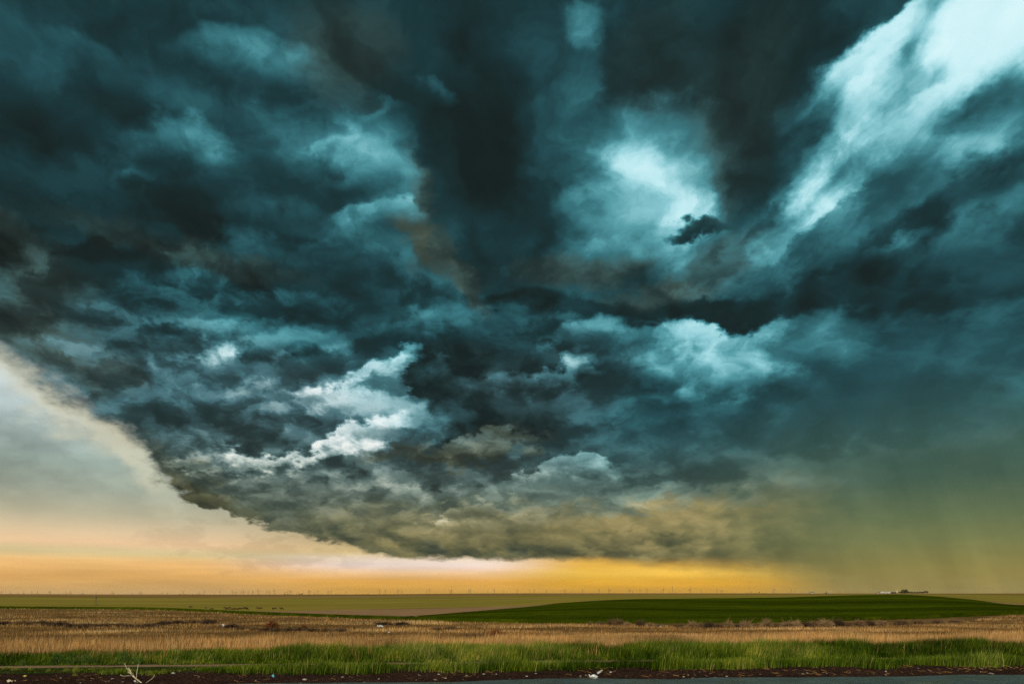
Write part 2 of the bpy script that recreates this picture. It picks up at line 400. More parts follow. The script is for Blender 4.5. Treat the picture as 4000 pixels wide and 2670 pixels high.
    # colours of the wedge by height, from left to right along the horizon
    w_left = g.ramp(tt, [(0.0, srgb(206, 164, 106)), (0.022, srgb(222, 170, 98)), (0.040, srgb(240, 190, 122)), (0.052, srgb(214, 196, 146)), (0.064, srgb(238, 200, 156)),
                         (0.078, srgb(220, 196, 158)), (0.10, srgb(186, 180, 152)), (0.13, srgb(158, 166, 150)), (0.165, srgb(148, 164, 155)), (0.20, srgb(158, 174, 170)),
                         (0.25, srgb(184, 200, 204)), (0.34, srgb(190, 204, 206))])
    w_mid = g.ramp(tt, [(0.0, srgb(210, 158, 72)), (0.018, srgb(226, 168, 80)), (0.030, srgb(240, 198, 148)), (0.040, srgb(240, 218, 206)), (0.050, srgb(236, 216, 192)),
                        (0.058, srgb(218, 192, 138)), (0.08, srgb(176, 160, 122)), (0.14, srgb(160, 156, 130))])
    w_right = g.ramp(tt, [(0.0, srgb(206, 154, 60)), (0.016, srgb(228, 170, 56)), (0.030, srgb(246, 198, 84)), (0.042, srgb(240, 186, 78)), (0.056, srgb(196, 156, 84)), (0.1, srgb(150, 134, 84))])
    W = g.mixc(g.rng(az, at(420, 0)[0], at(850, 0)[0]), w_left, w_mid)
    W = g.mixc(g.rng(az, at(1080, 0)[0], at(1350, 0)[0]), W, w_right)
    strat = g.sub(g.noise(g.vec(g.mul(az, 5.0), g.mul(tt, 60.0), 0.0), 1.0, 4, 0.55), 0.5)
    wisp = g.sub(g.noise(pc, 2.6, 5, 0.5), 0.5)
    wv = g.add(1.0, g.mul(strat, g.rng(tt, 0.09, 0.03, 0.0, 0.45)))
    wv = g.add(wv, g.mul(wisp, g.rng(tt, 0.05, 0.13, 0.0, 1.1)))
    wv = g.add(wv, g.mul(relief, g.rng(tt, 0.08, 0.18, 0.0, 0.5)))
    for x, y, rx, ry, v in ((60, 1000, 160, 70, -0.18), (220, 930, 200, 60, 0.10), (330, 1120, 180, 70, 0.08), (600, 1250, 340, 34, -0.12), (120, 1110, 200, 60, -0.06)):
        wv = g.add(wv, blob(x, y, rx, ry, 0, 0, v)[1])
    W = g.vm('SCALE', W, scale=wv)
    # lit rim where light grazes the storm's edge
    rim = g.mul(g.mul(g.rng(below, -0.010, 0.012), g.rng(g.add(below, g.mul(big, 0.06)), 0.062, 0.006)), g.rng(az, at(470, 0)[0], at(260, 0)[0]))
    W = g.mixc(g.mul(rim, 0.75), W, srgb(220, 214, 184))
    dust = g.mul(g.rng(az, at(1650, 0)[0], at(2000, 0)[0]), 1.0)
    W = g.mixc(dust, W, rain)
    C = g.mixc(under, C, W)
    # ---- away from the storm the cloud breaks up and ordinary daylight sky shows through
    sky = g.new('ShaderNodeTexSky', sky_type='NISHITA')
    sky.sun_disc = False
    sky.sun_elevation = SUN_EL
    sky.sun_rotation = SUN_AZ
    sky.altitude = 1200
    sky.dust_density = 3.0
    cl = g.noise(pc, 1.6, 6, 0.55)
    cloud_b = g.ramp(cl, [(0.30, srgb(84, 112, 116)), (0.5, srgb(150, 172, 172)), (0.7, srgb(206, 218, 216))])
    back = g.mixc(g.rng(cl, 0.36, 0.52), g.vm('SCALE', sky.outputs[0], scale=0.07), cloud_b)
    away = g.rng(g.vm('DOT_PRODUCT', d, (0.0, 0.94, 0.34)), 0.62, 0.10)
    C = g.mixc(away, C, back)
    bg = g.new('ShaderNodeBackground')
    g.put(bg.inputs['Color'], g.vm('SCALE', C, scale=10.0))
    bg.inputs['Strength'].default_value = 0.1
    out = g.new('ShaderNodeOutputWorld')
    WT.links.new(bg.outputs[0], out.inputs['Surface'])


build_sky()
world.cycles.sampling_method = 'MANUAL'
world.cycles.sample_map_resolution = 512

sun = bpy.data.lights.new('sun', 'SUN')
sun.energy = 2.8
sun.angle = math.radians(9)
sun.color = (1.0, 0.90, 0.74)
sun_o = bpy.data.objects.new('sun', sun)
col.objects.link(sun_o)
sdir = Vector((math.sin(SUN_AZ) * math.cos(SUN_EL), math.cos(SUN_AZ) * math.cos(SUN_EL), math.sin(SUN_EL)))
sun_o.rotation_euler = (-sdir).to_track_quat('-Z', 'Y').to_euler()

# ------------------------------------------------------------------ helpers
RNG = np.random.default_rng(7)
random.seed(7)


def tag(o, label=None, cat=None, group=None, kind=None):
    if label: o['label'] = label
    if cat: o['category'] = cat
    if group: o['group'] = group
    if kind: o['kind'] = kind
    return o


def mesh_np(name, verts, faces, attrs=None, smooth=False):
    """fast mesh from numpy arrays; faces an (n, 3) or (n, 4) array; attrs: point-domain floats"""
    me = bpy.data.meshes.new(name)
    verts = np.asarray(verts, np.float32)
    faces = np.asarray(faces, np.int32)
    n, k = faces.shape
    me.vertices.add(len(verts)); me.vertices.foreach_set('co', verts.ravel())
    me.loops.add(n * k); me.loops.foreach_set('vertex_index', faces.ravel())
    me.polygons.add(n)
    me.polygons.foreach_set('loop_start', np.arange(0, n * k, k, dtype=np.int32))
    me.polygons.foreach_set('loop_total', np.full(n, k, np.int32))
    if smooth:
        me.polygons.foreach_set('use_smooth', np.ones(n, bool))
    for an, av in (attrs or {}).items():
        a = me.attributes.new(an, 'FLOAT', 'POINT')
        a.data.foreach_set('value', np.asarray(av, np.float32))
    me.update(calc_edges=True)
    return me


def obj(name, me, mat=None, parent=None, loc=None):
    o = bpy.data.objects.new(name, me)
    col.objects.link(o)
    if mat is not None and me is not None and not me.materials:
        me.materials.append(mat)
    if parent is not None: o.parent = parent
    if loc is not None: o.location = loc
    return o


def empty(name, loc, rz=0.0):
    o = bpy.data.objects.new(name, None)
    o.empty_display_size = 0.2
    col.objects.link(o)
    o.location = loc; o.rotation_euler = (0, 0, rz)
    return o


class MB:
    """collects simple solids into one mesh"""
    def __init__(s): s.v, s.f = [], []

    def add(s, vs, fs):
        b = len(s.v); s.v += [tuple(v) for v in vs]; s.f += [tuple(i + b for i in f) for f in fs]

    def box(s, c, d, rz=0.0):
        cx, cy, cz = c; x, y, z = (k / 2 for k in d); co, si = math.cos(rz), math.sin(rz)
        vs = [(cx + a * x * co - b * y * si, cy + a * x * si + b * y * co, cz + e * z)
              for e in (-1, 1) for a, b in ((-1, -1), (1, -1), (1, 1), (-1, 1))]
        s.add(vs, [(3, 2, 1, 0), (4, 5, 6, 7), (0, 1, 5, 4), (1, 2, 6, 5), (2, 3, 7, 6), (3, 0, 4, 7)])

    def tube(s, pts, rad, n=6, cap=True):
        pts = [Vector(p) for p in pts]
        if not isinstance(rad, (list, tuple)): rad = [rad] * len(pts)
        rings = []
        for i, p in enumerate(pts):
            t = (pts[min(i + 1, len(pts) - 1)] - pts[max(i - 1, 0)]).normalized()
            a = t.orthogonal().normalized() if i == 0 else (rings_a - t * rings_a.dot(t)).normalized()
            rings_a = a
            b = t.cross(a)
            rings.append([p + (a * math.cos(2 * math.pi * k / n) + b * math.sin(2 * math.pi * k / n)) * rad[i] for k in range(n)])
        vs = [v for r in rings for v in r]
        fs = [(i * n + k, i * n + (k + 1) % n, (i + 1) * n + (k + 1) % n, (i + 1) * n + k) for i in range(len(pts) - 1) for k in range(n)]
        if cap:
            fs += [tuple(range(n - 1, -1, -1)), tuple((len(pts) - 1) * n + k for k in range(n))]
        s.add(vs, fs)

    def mesh(s, name, smooth=False):
        me = bpy.data.meshes.new(name)
        me.from_pydata(s.v, [], s.f)
        if smooth: me.polygons.foreach_set('use_smooth', [True] * len(me.polygons))
        me.update()
        return me

    def build(s, name, mat, parent=None, smooth=False):
        return obj(name, s.mesh(name, smooth), mat, parent)


def vnoise(x, y, seed=0):
    """smooth value noise 0..1 on arrays"""
    xi, yi = np.floor(x).astype(np.int64), np.floor(y).astype(np.int64)
    fx, fy = x - xi, y - yi
    fx, fy = fx * fx * (3 - 2 * fx), fy * fy * (3 - 2 * fy)

    def h(a, b):
        n = (a * 374761393 + b * 668265263 + seed * 1442695041) & 0x7fffffff
        n = ((n ^ (n >> 13)) * 1274126177) & 0x7fffffff
        return ((n ^ (n >> 16)) & 0xffff) / 65535.0
    return (h(xi, yi) * (1 - fx) + h(xi + 1, yi) * fx) * (1 - fy) + (h(xi, yi + 1) * (1 - fx) + h(xi + 1, yi + 1) * fx) * fy


def fbm(x, y, oct=4, seed=0):
    s, a, t = 0.0, 1.0, 0.0
    for i in range(oct):
        s = s + a * vnoise(x * 2 ** i, y * 2 ** i, seed + i * 17); t += a; a *= 0.5
    return s / t


# ------------------------------------------------------------------ materials
def material(name):
    m = bpy.data.materials.new(name); m.use_nodes = True
    m.node_tree.nodes.clear()
    return m, NB(m.node_tree)


def finish(g, shader, bump=None):
    o = g.new('ShaderNodeOutputMaterial')
    g.nt.links.new(shader, o.inputs['Surface'])


def pbr(name, col_fn, rough=0.95, bump=None, spec=0.0, metal=0.0):
    """col_fn(g) -> colour socket or tuple; bump(g) -> (height socket, distance)"""
    m, g = material(name)
    p = g.new('ShaderNodeBsdfPrincipled')
    c = col_fn(g) if callable(col_fn) else col_fn
    g.put(p.inputs['Base Color'], c)
    g.put(p.inputs['Roughness'], rough(g) if callable(rough) else rough)
    p.inputs['Specular IOR Level'].default_value = spec
    p.inputs['Metallic'].default_value = metal
    if bump:
        h, d = bump(g)
        b = g.new('ShaderNodeBump'); b.inputs['Distance'].default_value = d; b.inputs['Strength'].default_value = 0.9
        g.put(b.inputs['Height'], h)
        g.nt.links.new(b.outputs[0], p.inputs['Normal'])
    finish(g, p.outputs[0])
    return m


def geo_pos(g): return g.new('ShaderNodeNewGeometry').outputs['Position']


def mottled(scale, stops, detail=6, rough=0.6, stretch=None, scale2=None, stops2=None):
    def fn(g):
        p = geo_pos(g)
        if stretch: p = g.vm('MULTIPLY', p, stretch)
        c = g.ramp(g.noise(p, scale, detail, rough, dims='3D'), stops)
        if scale2:
            c = g.mixc(1.0, c, g.ramp(g.noise(p, scale2, 3, 0.5, dims='3D'), stops2), 'MULTIPLY')
        return c
    return fn


def grey(v): return (v, v, v, 1)


M = {}
M['asphalt'] = pbr('wet_asphalt', mottled(60, [(0.3, srgb(46, 56, 54)), (0.6, srgb(74, 88, 84)), (0.75, srgb(112, 130, 124))], scale2=1.5, stops2=[(0.3, grey(0.6)), (0.7, grey(1.2))]),
                   rough=lambda g: g.rng(g.noise(g.vm('MULTIPLY', geo_pos(g), (0.9, 4.0, 1)), 1.0, 4, 0.6, dims='3D'), 0.4, 0.62, 0.18, 0.6), spec=0.5,
                   bump=lambda g: (g.add(g.mul(g.noise(g.vm('MULTIPLY', geo_pos(g), (1.2, 5, 1)), 1.6, 4, 0.6, dims='3D'), 6.0), g.noise(geo_pos(g), 90, 3, 0.6, dims='3D')), 0.02))
M['dirt'] = pbr('shoulder_dirt', mottled(14, [(0.28, srgb(26, 18, 14)), (0.5, srgb(62, 44, 36)), (0.62, srgb(86, 64, 52)), (0.74, srgb(128, 104, 84))], detail=8, rough=0.7, scale2=0.8, stops2=[(0.3, grey(0.65)), (0.7, grey(1.15))]),
                bump=lambda g: (g.noise(geo_pos(g), 16, 7, 0.7, dims='3D'), 0.12))
M['track'] = pbr('track_soil', mottled(25, [(0.3, srgb(112, 86, 64)), (0.6, srgb(150, 120, 92)), (0.75, srgb(182, 152, 122))], detail=7, rough=0.65),
                 bump=lambda g: (g.noise(geo_pos(g), 30, 6, 0.7, dims='3D'), 0.04))
M['verge'] = pbr('verge_ground', mottled(3.5, [(0.3, srgb(40, 42, 20)), (0.5, srgb(52, 62, 24)), (0.7, srgb(82, 78, 44))], detail=8, rough=0.7),
                 bump=lambda g: (g.noise(geo_pos(g), 14, 7, 0.7, dims='3D'), 0.10))
M['stubble_ground'] = pbr('stubble_ground', mottled(1.1, [(0.30, srgb(62, 46, 28)), (0.5, srgb(112, 86, 50)), (0.68, srgb(158, 124, 74))], detail=8, rough=0.7, stretch=(0.35, 1, 1), scale2=0.12, stops2=[(0.3, grey(0.75)), (0.7, grey(1.15))]),
                          bump=lambda g: (g.noise(geo_pos(g), 9, 8, 0.75, dims='3D'), 0.12))
M['wheat_ground'] = pbr('wheat_canopy', mottled(0.9, [(0.3, srgb(34, 44, 4)), (0.5, srgb(50, 64, 6)), (0.7, srgb(78, 86, 12))], detail=9, rough=0.72, stretch=(0.25, 1, 1), scale2=0.022, stops2=[(0.38, grey(0.55)), (0.6, (1.75, 1.5, 1.2, 1))]),
                        bump=lambda g: (g.noise(geo_pos(g), 5, 8, 0.75, dims='3D'), 0.25))
M['bare'] = pbr('bare_field', mottled(0.25, [(0.3, srgb(110, 84, 58)), (0.5, srgb(140, 108, 76)), (0.7, srgb(160, 128, 92))], detail=9, rough=0.7, stretch=(0.3, 1, 1)))
M['pasture'] = pbr('pasture_grass', mottled(0.02, [(0.3, srgb(106, 96, 38)), (0.5, srgb(130, 116, 46)), (0.68, srgb(142, 114, 60))], detail=10, rough=0.68, stretch=(0.35, 1, 1), scale2=0.004, stops2=[(0.35, grey(0.85)), (0.65, grey(1.15))]))
M['far_field'] = pbr('far_field', mottled(0.004, [(0.35, srgb(112, 92, 40)), (0.5, srgb(124, 94, 52)), (0.6, srgb(140, 108, 74))], detail=6, rough=0.6, stretch=(0.3, 1, 1)))
M['ground'] = pbr('plain', mottled(0.01, [(0.3, srgb(104, 94, 46)), (0.7, srgb(132, 112, 62))]))


def blade_mat(name, ramp_stops, trans=0.35, patch=None, patch_scale=0.5):
    m, g = material(name)
    at_ = g.new('ShaderNodeAttribute'); at_.attribute_name = 'tint'
    c = g.ramp(at_.outputs['Fac'], ramp_stops)
    if patch:
        c = g.mixc(1.0, c, g.ramp(g.noise(geo_pos(g), patch_scale, 4, 0.55, dims='3D'), patch), 'MULTIPLY')
    dif = g.new('ShaderNodeBsdfDiffuse'); g.put(dif.inputs[0], c)
    tr = g.new('ShaderNodeBsdfTranslucent'); g.put(tr.inputs[0], c)
    mx = g.new('ShaderNodeMixShader'); mx.inputs[0].default_value = trans
    g.nt.links.new(dif.outputs[0], mx.inputs[1]); g.nt.links.new(tr.outputs[0], mx.inputs[2])
    finish(g, mx.outputs[0])
    return m


M['grass'] = blade_mat('grass_blades', [(0.0, srgb(34, 46, 14)), (0.3, srgb(66, 86, 20)), (0.6, srgb(106, 126, 32)), (0.82, srgb(148, 158, 50)), (1.0, srgb(188, 170, 106))], patch=[(0.34, (0.42, 0.52, 0.40, 1)), (0.5, (0.9, 0.96, 0.85, 1)), (0.64, (1.35, 1.22, 0.9, 1))], patch_scale=1.1)
M['straw'] = blade_mat('straw_stalks', [(0.0, srgb(112, 80, 46)), (0.4, srgb(188, 144, 90)), (0.75, srgb(226, 182, 118)), (1.0, srgb(244, 214, 156))], 0.25, patch=[(0.36, (0.46, 0.44, 0.42, 1)), (0.5, (0.9, 0.86, 0.8, 1)), (0.64, (1.2, 1.1, 0.98, 1))], patch_scale=0.3)
M['wheat'] = blade_mat('wheat_blades', [(0.0, srgb(26, 38, 3)), (0.5, srgb(44, 62, 6)), (1.0, srgb(80, 96, 14))])

# ------------------------------------------------------------------ terrain
# columns are photograph columns, rows give depth and the photograph row where the ground lies at that depth
XS = np.array([-900, 0, 500, 1000, 1400, 2000, 2400, 3000, 3500, 3750, 4000, 4900], float)


def flat_row(Y): return YH + CAM_H * FPX / np.asarray(Y, float)


_e = [120, 80, 77, 58, 48.5, 41.4, 40.6, 42, 47, 52, 59, 90]
ROWS = [   # name of the ground beyond this row, depth, photograph row
    ('wheat_field', _e, flat_row(_e)),
    ('wheat_field', [150, 100, 97, 76, 66, 70, 80, 110, 120, 110, 95, 110], [2350, 2366, 2372, 2392, 2408, 2405, 2390, 2380, 2373, 2371, 2377, 2380]),
    ('wheat_field', [260, 150, 150, 130, 110, 160, 260, 380, 450, 380, 230, 250], [2362, 2373, 2380, 2402, 2416, 2371, 2340, 2332, 2320, 2335, 2361, 2370]),
    ('bare_field', [300, 200, 200, 180, 150, 200, 320, 460, 560, 470, 300, 320], [2370, 2385, 2392, 2406, 2411, 2374, 2343, 2335, 2325, 2340, 2362, 2370]),
    ('pasture', [420, 380, 380, 330, 320, 330, 420, 600, 800, 800, 600, 500], [2384, 2392, 2394, 2386, 2379, 2365, 2341, 2333, 2326, 2338, 2356, 2362]),
    ('pasture', [650, 600, 600, 600, 600, 600, 620, 760, 950, 950, 750, 700], [2368, 2374, 2379, 2378, 2370, 2357, 2337, 2331, 2322, 2330, 2349, 2352]),
    ('pasture', [1000, 1000, 1000, 1000, 1000, 1000, 1000, 1050, 1200, 1200, 1100, 1000], [2346, 2350, 2354, 2353, 2350, 2340, 2331, 2327, 2321, 2325, 2335, 2338]),
    ('far_field', [1600] * 12, [2328, 2330, 2333, 2333, 2331, 2325, 2322, 2321, 2319, 2320, 2323, 2326]),
    ('far_field', [2300] * 12, [2318, 2318.2, 2319.6, 2320, 2319.4, 2315.5, 2315.3, 2315.5, 2316, 2316, 2315.6, 2316]),
    ('end', [3200] * 12, [2326] * 12),
]


def smooth_interp(x, xs, ys):
    """monotone cubic interpolation (Fritsch-Carlson), arrays"""
    x = np.clip(np.asarray(x, float), xs[0], xs[-1]); ys = np.asarray(ys, float)
    h = np.diff(xs); d = np.diff(ys) / h
    m = np.zeros(len(xs)); m[0], m[-1] = d[0], d[-1]
    for i in range(1, len(xs) - 1):
        m[i] = 0 if d[i - 1] * d[i] <= 0 else 2 * d[i - 1] * d[i] / (d[i - 1] + d[i])
    k = np.clip(np.searchsorted(xs, x) - 1, 0, len(h) - 1)
    t = (x - xs[k]) / h[k]
    return (ys[k] * (1 + 2 * t) * (1 - t) ** 2 + m[k] * h[k] * t * (1 - t) ** 2 + ys[k + 1] * t * t * (3 - 2 * t) + m[k + 1] * h[k] * t * t * (t - 1))


def relief(X, Y):
    """small undulation of the near ground"""
    return (fbm(X * 0.35 + 40, Y * 0.5 + 9, 4, 3) - 0.5) * 0.16


def column(x):
    """depths and ground heights down one photograph column"""
    Yk = np.array([smooth_interp(x, XS, r[1]) for r in ROWS])
    yk = np.array([smooth_interp(x, XS, r[2]) for r in ROWS])
    return Yk, yk


def ground_z(X, Y):
    """height of the ground at a world point in front of the viewer"""
    x = min(max(XC + X / max(Y, 1.0) * FPX, XS[0]), XS[-1])
    Yk, yk = column(x)
    if Y <= Yk[0]:
        return float(relief(np.array([X]), np.array([Y]))[0]) * min(1, max(0, (Yk[0] - Y) / 6)) if Y > 20 else 0.0
    py = np.interp(-1 / Y, -1 / Yk, yk)
    return CAM_H - (py - YH) / FPX * Y


def from_pixel(x, y, ymin=None):
    """world point where the sight line through a photograph pixel meets the ground"""
    Yk, yk = column(x)
    near = CAM_H * FPX / max(y - YH, 0.01)
    if near <= Yk[0] * 1.001:
        Y = near
    else:
        Y = near
        Ys = np.exp(np.linspace(math.log(Yk[0]), math.log(Yk[-2]), 600))
        ys = np.interp(-1 / Ys, -1 / Yk, yk)
        ok = np.where(ys >= y)[0] if ymin is None else np.where((ys >= y) & (Ys >= ymin))[0]
        if len(ok):
            i = ok[-1] if ymin is None else ok[-1]
            Y = Ys[i]
        else:
            Y = Yk[-2]
    X = (x - XC) / FPX * Y
    return Vector((X, Y, ground_z(X, Y)))


def grid_faces(nr, nc):
    i = np.arange(nr - 1)[:, None] * nc + np.arange(nc - 1)[None, :]
    return np.stack([i, i + 1, i + nc + 1, i + nc], -1).reshape(-1, 4)


colx = np.linspace(XS[0], XS[-1], 261)
colY = np.array([smooth_interp(colx, XS, r[1]) for r in ROWS])
coly = np.array([smooth_interp(colx, XS, r[2]) for r in ROWS])
WHEAT_H = 0.26


def field_patch(name, mat, k0, k1, nsub, lift=0.0, skirt=False, label=None):
    rows = []
    for k in range(k0, k1):
        for s in range(nsub + (k == k1 - 1)):
            t = s / nsub
            iy = 1 / colY[k] * (1 - t) + 1 / colY[k + 1] * t
            rows.append((1 / iy, coly[k] * (1 - t) + coly[k + 1] * t))
    V = []
    for r, (Y, y) in enumerate(rows):
        X = (colx - XC) / FPX * Y
        Z = CAM_H - (y - YH) / FPX * Y
        Z = Z + (fbm(X * 0.02, Y * 0.02, 3, 5) - 0.5) * np.minimum(0.012 * (Y - colY[k0]), 0.5) * (1 if k0 < 4 else 0)
        if skirt and r == 0:
            V.append(np.stack([X, Y - 0.03, Z - 0.02], -1))
        V.append(np.stack([X, Y, Z + lift * max(0.0, 1 - r / nsub)], -1))
    V = np.array(V)
    o = obj(name, mesh_np(name, V.reshape(-1, 3), grid_faces(V.shape[0], V.shape[1]), smooth=True), mat)
    return tag(o, kind='structure')


SL = 0.095      # the road runs a little away to the right: c = Y - SL * X is constant along it


def strip(name, mat, c0, c1, nx, nr, z=0.0, bumpy=0.0, x0=-90, x1=90, wob0=0.0, wob1=0.0):
    X = np.linspace(x0, x1, nx)
    V = []
    for r in range(nr):
        t = r / (nr - 1)
        c = (c0 + wob0 * (fbm(X * 0.6, X * 0 + 3, 3, 11) - 0.5)) * (1 - t) + (c1 + wob1 * (fbm(X * 0.6, X * 0 + 3, 3, 23) - 0.5)) * t
        Y = c + SL * X
        edge = min(1.0, 6 * t * (1 - t)) if nr > 2 else 0
        V.append(np.stack([X, Y, z + bumpy * edge * (fbm(X * 2.2, Y * 2.2, 4, 31) - 0.5) * 2], -1))
    V = np.array(V)
    o = obj(name, mesh_np(name, V.reshape(-1, 3), grid_faces(nr, nx), smooth=True), mat)
    return tag(o, kind='structure')


strip('road', M['asphalt'], -9.0, 13.98, 700, 12, 0.02, wob1=0.55)
strip('shoulder', M['dirt'], 13.5, 16.4, 500, 30, 0.0, 0.05)
strip('verge', M['verge'], 16.4, 17.6, 300, 10, 0.0, 0.04, wob1=0.35)
strip('dirt_track', M['track'], 17.6, 18.12, 300, 8, 0.0, 0.015, wob0=0.35, wob1=0.3)
strip('verge', M['verge'], 18.12, 20.8, 300, 14, 0.0, 0.05, wob0=0.3)
# stubble field from the verge to the wheat
Vs = []
Ystart = 20.8 / (1 - SL * (colx - XC) / FPX)
NR = 60
for r in range(NR):
    t = (r / (NR - 1)) ** 1.3
    Y = Ystart * (1 - t) + colY[0] * t
    X = (colx - XC) / FPX * Y
    fade = np.clip((colY[0] - Y) / 6, 0, 1) * np.clip((Y - Ystart) / 2, 0, 1)
    Vs.append(np.stack([X, Y, relief(X, Y) * fade], -1))
Vs = np.array(Vs)
tag(obj('stubble_field', mesh_np('stubble_field', Vs.reshape(-1, 3), grid_faces(NR, len(colx)), smooth=True), M['stubble_ground']), kind='structure')
field_patch('wheat_field', M['wheat_ground'], 0, 3, 26, lift=WHEAT_H, skirt=True)
field_patch('bare_field', M['bare'], 3, 4, 14)
field_patch('pasture', M['pasture'], 4, 7, 14)
field_patch('far_field', M['far_field'], 7, 9, 10)
# the plain all round, below the fields in front and level with the road behind
rings = [0.5, 6, 12, 30, 60, 120, 260, 500, 900, 1600, 3000, 6000, 12000, 21000]
seg = 96
Vg = []
for r in rings:
    a = np.linspace(0, 2 * math.pi, seg, endpoint=False)
    fwd = np.clip(np.cos(a) * 1.3 + 0.2, 0, 1)
    deep = -0.12 - fwd * 34 * min(1, (r / 420) ** 1.2 if r > 14 else 0.0)
    if r > 3000:
        deep = np.minimum(deep, -30.0)
    Vg.append(np.stack([r * np.sin(a), r * np.cos(a), deep + 0 * a], -1))
Vg = np.array(Vg)
fi = []
for i in range(len(rings) - 1):
    for k in range(seg):
        fi.append((i * seg + k, (i + 1) * seg + k, (i + 1) * seg + (k + 1) % seg, i * seg + (k + 1) % seg))
tag(obj('ground', mesh_np('ground', Vg.reshape(-1, 3), np.array(fi), smooth=True), M['ground']), kind='structure')


# ------------------------------------------------------------------ grass, straw and wheat blades
def blades(name, mat, X, Y, Z, H, W, tint, lean=0.25, wind=(0.10, 0.0), label=None, cat=None):
    n = len(X)
    yaw = RNG.uniform(0, 2 * math.pi, n)
    la = RNG.uniform(0, 2 * math.pi, n); lm = H * lean * RNG.uniform(0.2, 1.3, n)
    tx, ty = np.cos(la) * lm + wind[0] * H, np.sin(la) * lm + wind[1] * H
    wx, wy = np.cos(yaw) * W / 2, np.sin(yaw) * W / 2
    base = np.stack([X, Y, Z - 0.01], -1)
    mid = base + np.stack([tx * 0.35, ty * 0.35, H * 0.55], -1)
    tip = base + np.stack([tx, ty, H], -1)
    w = np.stack([wx, wy, 0 * wx], -1)
    V = np.stack([base - w, base + w, mid + w * 0.8, mid - w * 0.8, tip], 1).reshape(-1, 3)
    b = np.arange(n)[:, None] * 5
    F = np.concatenate([b + np.array([[0, 1, 2]]), b + np.array([[0, 2, 3]]), b + np.array([[3, 2, 4]])], 0)
    o = obj(name, mesh_np(name, V, F, {'tint': np.repeat(tint, 5)}), mat)
    return tag(o, label, cat, kind='stuff')


def scatter(c0, c1, n, xmargin=1.12):
    """points between two lines along the road, inside a little more than the view"""
    out = []
    while sum(len(a) for a in out) < n:
        X = RNG.uniform(-30, 34, 4 * n); c = RNG.uniform(c0, c1, 4 * n)
        Y = c + SL * X
        ok = np.abs(X) < Y * 0.75 * xmargin
        out.append(np.stack([X[ok], Y[ok], c[ok]], -1))
    return np.concatenate(out)[:n].T


def px_of(X, Y): return XC + X / Y * FPX


# tall grass on the verge, thin over the shoulder's edge and on the left
X, Y, c = scatter(15.15, 20.9, 260000)
xx = px_of(X, Y)
clump = fbm(X * 1.3, Y * 1.3, 3, 41)
big = fbm(X * 0.35 + 5, Y * 0.35, 3, 43)
edge_c = 15.35 + 1.1 * (fbm(X * 1.1, X * 0 + 1, 4, 47) - 0.42) + np.interp(xx, [0, 300, 700, 1100, 2000, 4000], [1.15, 1.0, 0.5, 0.15, 0.0, 0.25])
dens = np.clip((c - edge_c) / 0.35, 0, 1)
trk = np.abs(c - 17.86 - 0.2 * (fbm(X * 0.6, X * 0 + 3, 3, 11) - 0.5))
on_track = np.clip(1 - (trk - 0.18) / 0.12, 0, 1)
track_open = np.interp(xx, [0, 700, 900, 1500, 2000, 2200, 2700, 3200, 3400, 3700, 3900], [1, 1, 0.7, 0.5, 0.55, 0.93, 0.9, 0.6, 0.93, 0.85, 0.5])
dens *= 1 - on_track * track_open
dens *= np.interp(xx, [0, 250, 800, 1100], [0.62, 0.75, 0.85, 1.0]) * np.clip(3.2 * clump - 0.75, 0.05, 1.4)
keep = RNG.uniform(0, 1, len(X)) < dens
X, Y, c, clump, big, xx = (v[keep] for v in (X, Y, c, clump, big, xx))
H = RNG.uniform(0.55, 1.15, len(X)) * np.interp(c, [15.2, 15.8, 16.4, 17.1, 17.7, 18.2, 18.7, 20.0, 20.9], [0.18, 0.30, 0.20, 0.09, 0.05, 0.07, 0.34, 0.36, 0.30]) * (0.30 + 1.35 * clump)
H *= np.where(c < 17.9, np.interp(xx, [0, 600, 1000, 1300, 4000], [0.30, 0.38, 0.8, 1.05, 1.1]), np.interp(xx, [0, 700, 1100, 4000], [0.48, 0.66, 1.0, 1.05]))
blades('verge_grass', M['grass'], X, Y, 0 * X, H, RNG.uniform(0.006, 0.013, len(X)), np.clip(0.42 + (big - 0.5) * 1.0 + (clump - 0.5) * 0.5 + RNG.normal(0, 0.24, len(X)), 0, 1), 0.32, (0.14, 0.0))
# straw mixed into the far side of the verge
X, Y, c = scatter(18.4, 21.2, 4200)
keep = fbm(X * 0.5, Y * 0.5, 3, 51) > 0.46
X, Y = X[keep], Y[keep]
blades('verge_straw', M['straw'], X, Y, 0 * X, RNG.uniform(0.2, 0.46, len(X)), RNG.uniform(0.004, 0.008, len(X)), RNG.uniform(0.1, 0.8, len(X)), 0.3, (0.1, 0))
# stubble: tall bright stalks at the near edge, shorter and sparser further out
X, Y, c = scatter(20.3, 26.5, 70000)
d = fbm(X * 0.6, Y * 0.6, 3, 61)
keep = RNG.uniform(0, 1, len(X)) < 0.45 + 0.8 * d
X, Y, c, d = X[keep], Y[keep], c[keep], d[keep]
zz = relief(X, Y) * np.clip((c - 20.8) / 2, 0, 1)
blades('straw_stalks', M['straw'], X, Y, zz, RNG.uniform(0.16, 0.40, len(X)) * (0.45 + 0.95 * d) * np.clip((c - 19.9) / 0.8, 0.4, 1), RNG.uniform(0.006, 0.012, len(X)), np.clip(0.55 + RNG.normal(0, 0.2, len(X)), 0, 1), 0.16, (0.08, 0))
n = 150000
xx = RNG.uniform(-150, 4150, n)
t = RNG.uniform(0, 1, n)
e = smooth_interp(xx, XS, [120, 80, 77, 58, 48.5, 41.4, 38.8, 35.6, 38.2, 43, 58, 80])
Y = 1 / (1 / 25.0 * (1 - t) + 1 / (e - 0.3) * t)
X = (xx - XC) / FPX * Y
d = fbm(X * 0.16, Y * 0.5, 4, 71)
